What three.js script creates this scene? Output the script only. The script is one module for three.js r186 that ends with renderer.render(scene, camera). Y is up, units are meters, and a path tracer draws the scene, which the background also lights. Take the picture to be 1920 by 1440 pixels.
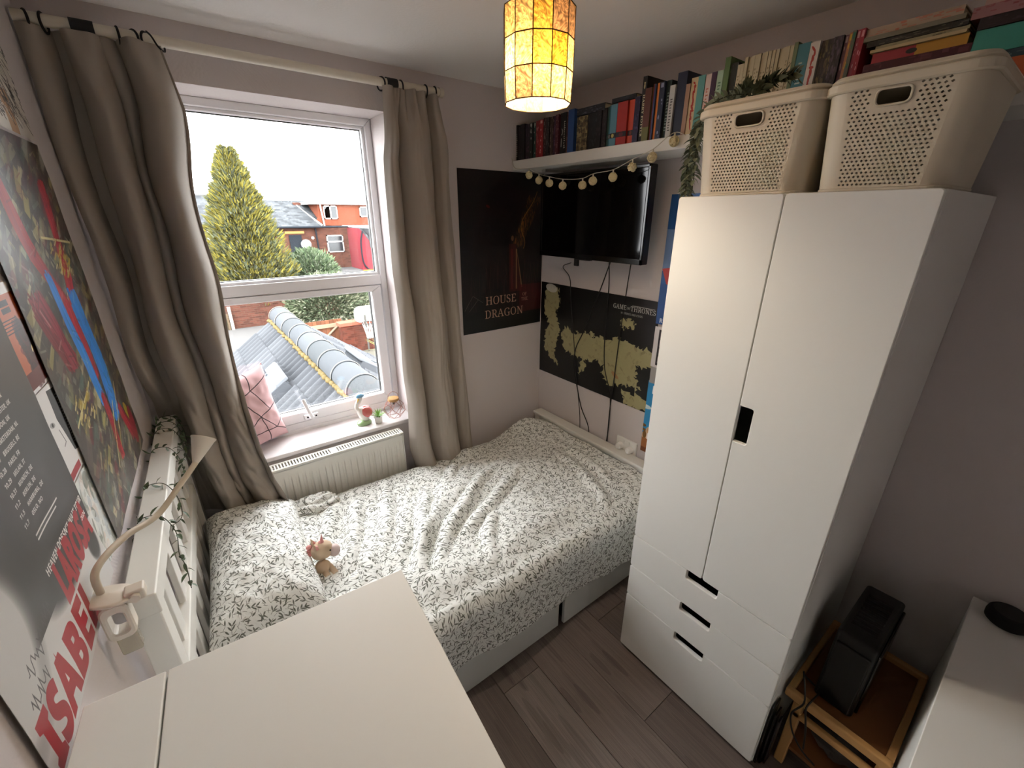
import * as THREE from 'three';
import { RoundedBoxGeometry } from 'three/addons/geometries/RoundedBoxGeometry.js';
import { mergeGeometries, toCreasedNormals } from 'three/addons/utils/BufferGeometryUtils.js';
import { createNoise2D, createNoise3D } from 'simplex-noise';

// ───────── camera, sky, exposure ─────────
const scene = new THREE.Scene();
const camera = new THREE.PerspectiveCamera(84.05, 4 / 3, 0.05, 200);
camera.rotation.order = 'YXZ';
camera.rotation.set(-0.3765, -0.6483, 0.0009);
camera.position.set(0.6228, 1.8663, 2.1738);
scene.background = new THREE.Color().setRGB(0.97, 0.985, 1.0);   // even white overcast
scene.backgroundIntensity = 14.5;
const renderer = new THREE.WebGLRenderer({ antialias: true });
renderer.toneMapping = THREE.LinearToneMapping;
renderer.toneMappingExposure = 1.12;
renderer.shadowMap.enabled = true;

// ───────── helpers ─────────
const V = (x, y, z) => new THREE.Vector3(x, y, z);
function rng(seed) { let s = seed >>> 0; return () => { s = (s + 0x6d2b79f5) | 0; let t = Math.imul(s ^ (s >>> 15), 1 | s); t = (t + Math.imul(t ^ (t >>> 7), 61 | t)) ^ t; return ((t ^ (t >>> 14)) >>> 0) / 4294967296; }; }
const noise2 = createNoise2D(rng(7)), noise3 = createNoise3D(rng(8));
const lerp = THREE.MathUtils.lerp, clamp = THREE.MathUtils.clamp, smooth = THREE.MathUtils.smoothstep;
function poly(pts, t) { // piecewise-linear lookup in [[t, v], ...]
  if (t <= pts[0][0]) return pts[0][1];
  for (let i = 1; i < pts.length; i++) if (t <= pts[i][0]) return lerp(pts[i - 1][1], pts[i][1], (t - pts[i - 1][0]) / (pts[i][0] - pts[i - 1][0]));
  return pts[pts.length - 1][1];
}
function muv(g, s = 1) { // uv in metres from the side each face points to
  const p = g.attributes.position, n = g.attributes.normal, uv = new Float32Array(p.count * 2);
  for (let i = 0; i < p.count; i++) {
    const ax = Math.abs(n.getX(i)), ay = Math.abs(n.getY(i)), az = Math.abs(n.getZ(i));
    const [a, b] = ay >= ax && ay >= az ? [p.getX(i), p.getZ(i)] : ax >= az ? [p.getZ(i), p.getY(i)] : [p.getX(i), p.getY(i)];
    uv[i * 2] = a * s; uv[i * 2 + 1] = b * s;
  }
  g.setAttribute('uv', new THREE.BufferAttribute(uv, 2));
  return g;
}
function bx(x0, x1, y0, y1, z0, z1, r = 0, seg = 1) {
  const w = Math.abs(x1 - x0), h = Math.abs(y1 - y0), d = Math.abs(z1 - z0);
  const g = r ? new RoundedBoxGeometry(w, h, d, seg, Math.min(r, w / 2.01, h / 2.01, d / 2.01)) : new THREE.BoxGeometry(w, h, d);
  g.translate((x0 + x1) / 2, (y0 + y1) / 2, (z0 + z1) / 2);
  return muv(g);
}
function mg(list) {
  return mergeGeometries(list.map((g) => {
    g = g.index ? g.toNonIndexed() : g;
    for (const k of Object.keys(g.attributes)) if (!['position', 'normal', 'uv', 'color'].includes(k)) g.deleteAttribute(k);
    if (!g.attributes.uv) muv(g);
    return g;
  }));
}
const curve = (pts, closed = false) => new THREE.CatmullRomCurve3(pts.map((p) => (p.isVector3 ? p : V(...p))), closed);
const tube = (pts, r, n = 24, m = 6, closed = false) => new THREE.TubeGeometry(curve(pts, closed), n, r, m, closed);
function rod(a, b, r, m = 8, r2 = r) { // straight cylinder between two points
  const A = a.isVector3 ? a : V(...a), B = b.isVector3 ? b : V(...b), d = B.clone().sub(A), g = new THREE.CylinderGeometry(r2, r, d.length(), m);
  g.applyQuaternion(new THREE.Quaternion().setFromUnitVectors(V(0, 1, 0), d.normalize()));
  return g.translate((A.x + B.x) / 2, (A.y + B.y) / 2, (A.z + B.z) / 2);
}
const lathe = (pts, n = 24) => new THREE.LatheGeometry(pts.map(([r, y]) => new THREE.Vector2(r, y)), n);
const ball = (x, y, z, rx, ry = rx, rz = rx, n = 16) => new THREE.SphereGeometry(1, n, Math.max(8, n * 0.7 | 0)).scale(rx, ry, rz).translate(x, y, z);
function shell(fn, nu, nv, th, uvfn) { // a sheet with thickness: fn(u, v) -> point, offset along its normal
  const N = (nu + 1) * (nv + 1), P = [], uv = [], ix = [];
  for (let j = 0; j <= nv; j++) for (let i = 0; i <= nu; i++) { const p = fn(i / nu, j / nv); P.push(p.x, p.y, p.z); const q = uvfn ? uvfn(i / nu, j / nv, p) : [i / nu, j / nv]; uv.push(q[0], q[1]); }
  for (let j = 0; j < nv; j++) for (let i = 0; i < nu; i++) { const a = j * (nu + 1) + i, b = a + 1, c = a + nu + 1, d = c + 1; ix.push(a, b, d, a, d, c); }
  const g0 = new THREE.BufferGeometry();
  g0.setAttribute('position', new THREE.Float32BufferAttribute(P, 3)); g0.setIndex(ix); g0.computeVertexNormals();
  const n = g0.attributes.normal, P2 = P.slice(), nn = Array.from(n.array);
  for (let i = 0; i < N; i++) { P2.push(P[i * 3] - n.getX(i) * th, P[i * 3 + 1] - n.getY(i) * th, P[i * 3 + 2] - n.getZ(i) * th); }
  const ix2 = ix.slice();
  for (let k = 0; k < ix.length; k += 3) ix2.push(ix[k] + N, ix[k + 2] + N, ix[k + 1] + N);
  const edge = (a, b) => ix2.push(a, a + N, b + N, a, b + N, b);
  for (let i = 0; i < nu; i++) { edge(i + 1, i); const o = nv * (nu + 1); edge(o + i, o + i + 1); }
  for (let j = 0; j < nv; j++) { edge(j * (nu + 1), (j + 1) * (nu + 1)); edge((j + 1) * (nu + 1) + nu, j * (nu + 1) + nu); }
  const g = new THREE.BufferGeometry();
  g.setAttribute('position', new THREE.Float32BufferAttribute(P2, 3));
  g.setAttribute('normal', new THREE.Float32BufferAttribute(nn.concat(nn.map((x) => -x)), 3));
  g.setAttribute('uv', new THREE.Float32BufferAttribute(uv.concat(uv), 2));
  g.setIndex(ix2);
  return g;
}
function prism(pts, depth, bevel = 0, holes = []) { // outline in x,y extruded along z, bevelled
  const s = new THREE.Shape(pts.map(([x, y]) => new THREE.Vector2(x, y)));
  for (const h of holes) s.holes.push(new THREE.Path(h.map(([x, y]) => new THREE.Vector2(x, y))));
  const g = new THREE.ExtrudeGeometry(s, { depth: depth - 2 * bevel, bevelEnabled: bevel > 0, bevelThickness: bevel, bevelSize: bevel, bevelOffset: -bevel, bevelSegments: 1, curveSegments: 6 });
  return g.translate(0, 0, bevel);
}
function rr(x0, x1, y0, y1, r, n = 4) { // rounded rectangle outline, counter-clockwise
  const out = [];
  for (const [cx, cy, a] of [[x1 - r, y0 + r, -90], [x1 - r, y1 - r, 0], [x0 + r, y1 - r, 90], [x0 + r, y0 + r, 180]]) for (let i = 0; i <= n; i++) { const t = (a + 90 * i / n) * Math.PI / 180; out.push([cx + r * Math.cos(t), cy + r * Math.sin(t)]); }
  return out;
}

// names, labels, parts
const used = new Map(), origin = new WeakMap();
function numbered(name) { const n = used.get(name) ?? 0; used.set(name, n + 1); return n ? name + '_' + String(n).padStart(3, '0') : name; }
function tag(o, label, category, group, kind) { if (label) o.userData.label = label; if (category) o.userData.category = category; if (group) o.userData.group = group; if (kind) o.userData.kind = kind; return o; }
function thing(name, label, category, base = [0, 0, 0], group) { const o = new THREE.Group(); o.name = numbered(name); o.position.set(...base); origin.set(o, V(...base)); scene.add(o); return tag(o, label, category, group); }
function part(name, geo, mat, parent, label) { // geometry in room coordinates, moved into the thing's own
  const o = origin.get(parent) ?? V(0, 0, 0), g = geo.clone().translate(-o.x, -o.y, -o.z), m = new THREE.Mesh(g, mat);
  m.name = name; origin.set(m, o); parent.add(m); m.castShadow = m.receiveShadow = true;
  if (label) m.userData.label = label;
  return m;
}
function solo(name, geo, mat, label, category, group) { // a thing of one mesh
  geo.computeBoundingBox(); const b = geo.boundingBox, base = V((b.min.x + b.max.x) / 2, b.min.y, (b.min.z + b.max.z) / 2);
  const m = new THREE.Mesh(geo.translate(-base.x, -base.y, -base.z), mat); m.name = numbered(name); m.position.copy(base); origin.set(m, base); m.castShadow = m.receiveShadow = true; scene.add(m);
  return tag(m, label, category, group);
}
function struct(name, geo, mat) { const m = new THREE.Mesh(geo, mat); m.name = name; m.userData.kind = 'structure'; m.castShadow = m.receiveShadow = true; scene.add(m); return m; }

// materials and textures
const mat = (color, roughness = 0.7, more = {}) => new THREE.MeshStandardMaterial({ color, roughness, ...more });
const phys = (color, roughness, more) => new THREE.MeshPhysicalMaterial({ color, roughness, ...more });
function canvas(w, h, draw, srgb = true, repeat) {
  const c = document.createElement('canvas'); c.width = w; c.height = h; draw(c.getContext('2d'), w, h);
  const t = new THREE.CanvasTexture(c); if (srgb) t.colorSpace = THREE.SRGBColorSpace;
  t.wrapS = t.wrapT = THREE.RepeatWrapping; t.anisotropy = 8; if (repeat) t.repeat.set(...repeat);
  return t;
}
function greyTex(n, f, repeat, srgb = false) { // tiling greyscale data texture from f(x, y) in 0..1
  const d = new Uint8Array(n * n * 4);
  for (let y = 0; y < n; y++) for (let x = 0; x < n; x++) { const v = clamp(f(x / n, y / n), 0, 1) * 255, i = (y * n + x) * 4; d[i] = d[i + 1] = d[i + 2] = v; d[i + 3] = 255; }
  const t = new THREE.DataTexture(d, n, n); t.wrapS = t.wrapT = THREE.RepeatWrapping; t.magFilter = THREE.LinearFilter; t.minFilter = THREE.LinearMipmapLinearFilter; t.generateMipmaps = true; if (repeat) t.repeat.set(...repeat); if (srgb) t.colorSpace = THREE.SRGBColorSpace; t.needsUpdate = true;
  return t;
}
const wrapN = (x, y, k, s) => { const a = x * 2 * Math.PI, b = y * 2 * Math.PI; return noise3(Math.cos(a) * k + s, Math.sin(a) * k + Math.cos(b) * k, Math.sin(b) * k + s * 2); };
const plasterBump = greyTex(256, (x, y) => 0.5 + 0.3 * wrapN(x, y, 6, 1) + 0.2 * wrapN(x, y, 17, 3), [2, 2]);
const weaveBump = greyTex(64, (x, y) => 0.5 + 0.25 * Math.sin(x * 16 * Math.PI * 2) + 0.25 * Math.sin(y * 16 * Math.PI * 2), [30, 30]);
const clothBump = greyTex(256, (x, y) => 0.5 + 0.35 * wrapN(x, y, 3, 5) + 0.15 * wrapN(x, y, 9, 2), [3, 3]);
const M = {
  wall: mat('#cec6c5', 0.9, { bumpMap: plasterBump, bumpScale: 0.0006 }),
  ceiling: mat('#ebe8e4', 0.95, { bumpMap: plasterBump, bumpScale: 0.0006 }),
  white: mat('#e8e7e4', 0.45),
  whiteMatt: mat('#dedcd6', 0.6),
  upvc: mat('#e9e8ea', 0.35),
  woodWhite: mat('#dcdad3', 0.5),
  furniture: mat('#e8e7e2', 0.4),
  edge: mat('#efece4', 0.4),
  black: mat('#0b0b0d', 0.5),
  blackGloss: mat('#050506', 0.16),
  cable: mat('#0c0b0c', 0.55),
  curtain: mat('#a0978d', 0.85, { bumpMap: weaveBump, bumpScale: 0.0003 }),
  lining: mat('#b9b1a4', 0.85),
  tape: mat('#15161c', 0.7),
  pole: mat('#d8d0c0', 0.45),
  radiator: mat('#dddcd6', 0.35),
  dark: mat('#141313', 0.8),
  plastic: mat('#cfc5b1', 0.5),
  wood: mat('#c29c6a', 0.55),
  woodDark: mat('#6f4e30', 0.6),
  glass: phys('#ffffff', 0.0, { transmission: 1, thickness: 0, ior: 1.45 }),
  leaf: mat('#2f3a26', 0.6, { side: THREE.DoubleSide }),
  stem: mat('#3a3d2a', 0.7),
};
// room measures: the left wall runs a little out of square
const W = 2.5136, H = 2.4952, ZB = 3.15, XF = 1.8794, ZL = 1.353;
const leftX = (z) => 0.395 - 0.047 * z;

// ───────── the room ─────────
{
  // floor: grey laminate planks along z
  const base = struct('floor', bx(0.1, W + 0.15, -0.2, -0.012, -0.3, ZB + 0.15), mat('#3a3433', 0.9));
  const grain = canvas(512, 1024, (c, w, h) => {
    const r = rng(21); c.fillStyle = '#80756f'; c.fillRect(0, 0, w, h);
    for (let i = 0; i < 2600; i++) { const x = r() * w, y = r() * h, l = 60 + r() * 420, v = r(); c.strokeStyle = v < 0.5 ? `rgba(62,54,52,${0.05 + r() * 0.1})` : `rgba(160,150,145,${0.04 + r() * 0.08})`; c.lineWidth = 0.6 + r() * 2.2; for (const o of [0, -h]) { c.beginPath(); c.moveTo(x, y + o); c.bezierCurveTo(x + r() * 8 - 4, y + l * 0.3 + o, x + r() * 8 - 4, y + l * 0.6 + o, x + r() * 6 - 3, y + l + o); c.stroke(); } }
    for (let i = 0; i < 26; i++) { const x = r() * w, y = 60 + r() * (h - 160); c.fillStyle = `rgba(58,49,47,${0.1 + r() * 0.12})`; c.beginPath(); c.ellipse(x, y, 6 + r() * 14, 50 + r() * 90, 0, 0, 7); c.fill(); }
  });
  const tones = ['#ffffff', '#ded8d6', '#efe9e6', '#d0c8c6'].map((t) => mat(t, 0.48, { map: grain }));
  const pw = 0.192, pl = 1.26, r = rng(5);
  for (let i = 0, x = 0.16; x < W; i++, x += pw) {
    for (let z = -0.05 - (i % 3) * 0.42; z < ZB; z += pl) {
      const z0 = Math.max(z, -0.02), z1 = Math.min(z + pl, ZB), x1 = Math.min(x + pw, W + 0.005);
      if (z1 - z0 < 0.02) continue;
      const g = bx(x + 0.0008, x1 - 0.0008, -0.0119, 0, z0 + 0.0008, z1 - 0.0008, 0.0012), uv = g.attributes.uv, ou = r() * 3, ov = r() * 3;
      for (let k = 0; k < uv.count; k++) uv.setXY(k, uv.getX(k) / 0.4 + ou, uv.getY(k) / 1.1 + ov);
      part('plank', g, tones[(r() * 4) | 0], base);
    }
  }
  struct('ceiling', bx(0.1, W + 0.2, H, H + 0.2, -0.3, ZB + 0.2), M.ceiling);
  struct('wall_right', bx(W, W + 0.2, -0.2, H + 0.02, -0.3, ZB + 0.2), M.wall);
  struct('wall_back', bx(0, W + 0.1, -0.2, H + 0.02, ZB, ZB + 0.2), M.wall);
  // left wall: a slab slightly out of square
  struct('wall_left', muv(prism([[leftX(-0.31), 0.31], [-0.1, 0.31], [-0.1, -ZB - 0.2], [leftX(ZB + 0.2), -ZB - 0.2]], H + 0.22).rotateX(-Math.PI / 2).translate(0, -0.2, 0)), M.wall);
  // window wall with its opening
  const x0 = 0.6, x1 = 1.537, y0 = 0.735, y1 = 2.31;
  struct('wall_front', mg([bx(-0.1, W + 0.1, -0.2, y0, -0.3, 0), bx(-0.1, W + 0.1, y1, H + 0.02, -0.3, 0), bx(-0.1, x0, y0, y1, -0.3, 0), bx(x1, W + 0.1, y0, y1, -0.3, 0)]), M.wall);

  // window: mitred frame, fixed light above, opening light below
  const win = new THREE.Group(); win.name = 'window_1'; win.userData.kind = 'structure'; scene.add(win);
  const mitre = (a0, a1, b0, b1, w, za, zb, bev = 0.004) => {
    const [l, r, b, t] = Array.isArray(w) ? w : [w, w, w, w];
    return [[[a0, b0], [a1, b0], [a1 - r, b0 + b], [a0 + l, b0 + b]], [[a1, b0], [a1, b1], [a1 - r, b1 - t], [a1 - r, b0 + b]], [[a1, b1], [a0, b1], [a0 + l, b1 - t], [a1 - r, b1 - t]], [[a0, b1], [a0, b0], [a0 + l, b0 + b], [a0 + l, b1 - t]]].map((p) => prism(p, zb - za, bev).translate(0, 0, za));
  };
  const add = (n, g, m = M.upvc) => part(n, g, m, win);
  const names = ['frame_rail', 'frame_stile', 'frame_rail', 'frame_stile'];
  mitre(x0, x1, 0.752, y1, [0.04, 0.034, 0.058, 0.034], -0.27, -0.2).forEach((g, i) => add(names[i], g));
  add('transom', bx(x0 + 0.04, x1 - 0.034, 1.508, 1.562, -0.27, -0.2, 0.004));
  // glazing beads of the fixed light
  mitre(x0 + 0.04, x1 - 0.034, 1.562, y1 - 0.034, 0.014, -0.255, -0.212, 0.003).forEach((g) => add('glazing_bead', g));
  add('gasket', mg(mitre(x0 + 0.052, x1 - 0.046, 1.574, y1 - 0.046, 0.005, -0.252, -0.234, 0)), M.black);
  add('pane', bx(x0 + 0.05, x1 - 0.044, 1.572, y1 - 0.044, -0.244, -0.24), M.glass);
  // opening light
  mitre(x0 + 0.044, x1 - 0.042, 0.812, 1.506, [0.055, 0.052, 0.058, 0.032], -0.262, -0.192, 0.005).forEach((g) => add('sash', g));
  add('gasket', mg(mitre(x0 + 0.097, x1 - 0.092, 0.868, 1.476, 0.005, -0.25, -0.23, 0)), M.black);
  add('pane', bx(x0 + 0.095, x1 - 0.09, 0.866, 1.478, -0.244, -0.24), M.glass);
  // handle: pivot plate with a long lever rising over the glass
  const hd = add('handle', mg([bx(0.985, 1.06, 0.822, 0.852, -0.192, -0.178, 0.006, 2), rod([1.022, 0.837, -0.185], [1.022, 0.837, -0.15], 0.012, 12), tube([[1.022, 0.837, -0.154], [1.015, 0.86, -0.148], [1.0, 0.91, -0.148], [0.99, 0.955, -0.15]], 0.009, 16, 8)]));
  part('screw', mg([rod([1.002, 0.837, -0.179], [1.002, 0.837, -0.176], 0.005, 10), rod([1.045, 0.837, -0.179], [1.045, 0.837, -0.176], 0.005, 10)]), M.dark, hd);
  // lower frame step and board
  add('bottom_trim', bx(x0, x1, 0.752, 0.775, -0.215, -0.19, 0.006, 2));
  const sill = struct('trim_1', bx(x0 - 0.0, x1 + 0.0, 0.734, 0.757, -0.268, 0.012, 0.005, 2), mat('#e3dfe0', 0.35)); sill.userData.label = 'white window board';
}

// ───────── wardrobe ─────────
{
  const T = 0.018, ZR = ZL + 0.6, XB = W - 0.004, w = thing('wardrobe', 'tall white wardrobe with two doors over three drawers', 'wardrobe', [(XF + XB) / 2, 0, ZL + 0.3]);
  const c0 = XF + T + 0.002;
  part('side_panel', bx(c0, XB, 0.0, 1.918, ZL, ZL + T, 0.002), M.furniture, w);
  part('side_panel', bx(c0, XB, 0.0, 1.918, ZR - T, ZR, 0.002), M.furniture, w);
  part('top_panel', bx(c0, XB, 1.9, 1.919, ZL + T, ZR - T, 0.002), M.furniture, w);
  part('base_panel', bx(c0, XB, 0.03, 0.048, ZL + T, ZR - T), M.furniture, w);
  part('back_panel', bx(XB - 0.006, XB, 0.03, 1.9, ZL + T, ZR - T), M.furniture, w);
  part('inner_shelf', bx(c0 + 0.01, XB - 0.01, 0.632, 0.646, ZL + T, ZR - T), M.furniture, w);
  part('plinth', bx(c0 + 0.03, c0 + 0.045, 0, 0.03, ZL + T, ZR - T), M.furniture, w);
  const put = (pts) => prism(pts, T, 0.0018).applyMatrix4(new THREE.Matrix4().makeBasis(V(0, 0, 1), V(0, 1, 0), V(-1, 0, 0))).translate(XF + T, 0, 0);
  const front = (z0, z1, y0, y1) => rr(z0 + 0.0012, z1 - 0.0012, y0 + 0.0012, y1 - 0.0012, 0.009, 4);
  part('door', put(front(ZL, ZL + 0.3, 0.64, 1.92)), M.furniture, w);
  { // right door with its cut-out grip on the meeting edge
    const z0 = ZL + 0.3012, z1 = ZR - 0.0012, y0 = 0.6412, y1 = 1.9188, r = 0.009, q = (cx, cy, rad, a0, a1) => [0, 1, 2, 3, 4].map((i) => { const t = (a0 + (a1 - a0) * i / 4) * Math.PI / 180; return [cx + rad * Math.cos(t), cy + rad * Math.sin(t)]; });
    const n0 = 1.213, n1 = 1.333, nz = ZL + 0.343;
    part('door', put([...q(z1 - r, y0 + r, r, -90, 0), ...q(z1 - r, y1 - r, r, 0, 90), ...q(z0 + r, y1 - r, r, 90, 180), [z0, n1], ...q(nz - 0.008, n1 - 0.008, 0.008, 90, 0), ...q(nz - 0.008, n0 + 0.008, 0.008, 0, -90), [z0, n0], ...q(z0 + r, y0 + r, r, 180, 270)]), M.furniture, w);
  }
  for (const [y0, y1] of [[0.48, 0.64], [0.32, 0.48], [0.012, 0.32]]) {
    const z0 = ZL + 0.0012, z1 = ZR - 0.0012, a = y0 + 0.0012, b = y1 - 0.0012, r = 0.009, n0 = ZL + 0.241, n1 = ZL + 0.362, nb = y1 - 0.04;
    const q = (cx, cy, rad, a0, a1) => [0, 1, 2, 3, 4].map((i) => { const t = (a0 + (a1 - a0) * i / 4) * Math.PI / 180; return [cx + rad * Math.cos(t), cy + rad * Math.sin(t)]; });
    const d = part('drawer', put([...q(z1 - r, a + r, r, -90, 0), ...q(z1 - r, b - r, r, 0, 90), [n1, b], ...q(n1 - 0.008, nb + 0.008, 0.008, 0, -90), ...q(n0 + 0.008, nb + 0.008, 0.008, -90, -180), [n0, b], ...q(z0 + r, b - r, r, 90, 180), ...q(z0 + r, a + r, r, 180, 270)]), M.furniture, w);
    part('drawer_box', mg([bx(c0 + 0.005, XB - 0.05, y0 + 0.04, y1 - 0.06, ZL + 0.03, ZL + 0.042), bx(c0 + 0.005, XB - 0.05, y0 + 0.04, y1 - 0.06, ZR - 0.042, ZR - 0.03), bx(c0 + 0.005, XB - 0.05, y0 + 0.035, y0 + 0.045, ZL + 0.03, ZR - 0.03)]), M.dark, d, 'dark inside of drawer');
  }
}

// ───────── bed ─────────
const skew = (g) => { const p = g.attributes.position; for (let i = 0; i < p.count; i++) p.setX(i, p.getX(i) - 0.047 * p.getZ(i)); return g; };
{
  const bed = thing('bed', 'white wooden single bed with slatted headboard under the window', 'bed', [1.45, 0, 0.6]);
  const hb = (n, g, parent = bed) => part(n, skew(g), M.woodWhite, parent);
  const head = hb('headboard_rail', bx(0.418, 0.478, 1.045, 1.1, 0.06, 1.15, 0.004, 2));
  hb('headboard_rail', bx(0.43, 0.47, 0.735, 0.8, 0.08, 1.12, 0.004, 2));
  hb('headboard_rail', bx(0.43, 0.47, 0.28, 0.36, 0.08, 1.12, 0.004, 2));
  for (const z of [0.066, 1.085]) hb('headboard_post', bx(0.424, 0.474, 0, 1.046, z, z + 0.06, 0.004, 2));
  for (let i = 0; i < 6; i++) { const z = 0.175 + i * 0.151; hb('headboard_slat', bx(0.443, 0.459, 0.36, 1.046, z, z + 0.062, 0.003, 1)); }
  // footboard against the far wall
  const fx = 2.432;
  part('footboard_panel', bx(fx + 0.012, fx + 0.048, 0.1, 0.52, 0.075, 1.1, 0.003), M.woodWhite, bed);
  part('footboard_rail', bx(fx + 0.004, fx + 0.054, 0.475, 0.53, 0.07, 1.105, 0.006, 2), M.woodWhite, bed);
  part('footboard_cap', mg([bx(fx - 0.012, fx + 0.066, 0.545, 0.566, 0.05, 1.12, 0.007, 2), bx(fx - 0.004, fx + 0.06, 0.528, 0.546, 0.058, 1.112, 0.006, 2)]), M.woodWhite, bed);
  for (const z of [0.06, 1.06]) part('footboard_post', bx(fx, fx + 0.056, 0, 0.53, z, z + 0.05, 0.004), M.woodWhite, bed);
  part('side_rail', bx(0.44, fx + 0.005, 0.2, 0.335, 1.075, 1.098, 0.003), M.woodWhite, bed);
  part('side_rail', bx(0.47, fx + 0.005, 0.2, 0.335, 0.106, 0.128, 0.003), M.woodWhite, bed);
  part('slat_base', bx(0.47, fx, 0.215, 0.235, 0.13, 1.075), M.woodWhite, bed);
  const grey = mat('#cfd1cc', 0.5);
  part('drawer_front', bx(0.5, 1.706, 0.012, 0.245, 1.1, 1.118, 0.003, 2), grey, bed);
  part('drawer_front', bx(1.735, 2.42, 0.012, 0.245, 1.108, 1.126, 0.003, 2), grey, bed);
  part('drawer_bottom', mg([bx(0.52, 1.69, 0.02, 0.035, 0.5, 1.1), bx(1.75, 2.4, 0.02, 0.035, 0.5, 1.108)]), M.dark, bed);
  solo('mattress', bx(0.475, 2.436, 0.236, 0.455, 0.13, 1.072, 0.035, 3), mat('#d6d4ce', 0.9), 'white mattress under the leaf-print duvet', 'mattress');
}
const leafPrint = canvas(2048, 2048, (c, w, h) => { // grey-green sprigs printed on white cotton, 0.6 m a side
  const r = rng(33); c.fillStyle = '#e9eae6'; c.fillRect(0, 0, w, h);
  const leaf = (x, y, a, l) => { c.save(); c.translate(x, y); c.rotate(a); c.beginPath(); c.moveTo(0, 0); c.quadraticCurveTo(l * 0.5, -l * 0.25, l, 0); c.quadraticCurveTo(l * 0.5, l * 0.25, 0, 0); c.fill(); c.restore(); };
  const D = 56, occ = new Uint8Array(D * D), at = (x, y) => (((((y / h * D) | 0) % D) + D) % D) * D + (((((x / w * D) | 0) % D) + D) % D), free = (x, y) => !occ[at(x + w, y + h)], take = (x, y) => { occ[at(x + w, y + h)] = 1; };
  for (let i = 0; i < 9000; i++) {
    let x = r() * w, y = r() * h, a = r() * Math.PI * 2; if (!free(x, y)) continue;
    const bend = (r() - 0.5) * 0.4, n = 2 + (r() * 5 | 0), tone = 104 + r() * 22; c.fillStyle = c.strokeStyle = `rgb(${tone | 0},${tone + 2 | 0},${tone - 6 | 0})`; c.lineWidth = 4;
    for (let k = 0; k < n; k++) {
      const nx = x + Math.cos(a) * 44, ny = y + Math.sin(a) * 44, tips = [[a + 0.6, 66], [a - 0.6, 66]]; if (k === n - 1) tips.push([a, 70]);
      const ok = tips.filter(([b, l]) => free(nx + Math.cos(b) * l * 0.8, ny + Math.sin(b) * l * 0.8)); if (k && (!free(nx, ny) || !ok.length)) break;
      for (const ox of [-w, 0, w]) for (const oy of [-h, 0, h]) { if (x + ox < -130 || x + ox > w + 130 || y + oy < -130 || y + oy > h + 130) continue; c.beginPath(); c.moveTo(x + ox, y + oy); c.lineTo(nx + ox, ny + oy); c.stroke(); for (const [b, l] of ok) leaf(nx + ox, ny + oy, b, l); }
      for (const [b, l] of ok) { take(nx + Math.cos(b) * l * 0.5, ny + Math.sin(b) * l * 0.5); take(nx + Math.cos(b) * l * 0.85, ny + Math.sin(b) * l * 0.85); } take(x, y); x = nx; y = ny; a += bend;
    }
  }
});
leafPrint.repeat.set(1 / 0.6, 1 / 0.6);
const bedLinen = mat('#ffffff', 0.9, { map: leafPrint, bumpMap: clothBump, bumpScale: 0.0012 });
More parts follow.
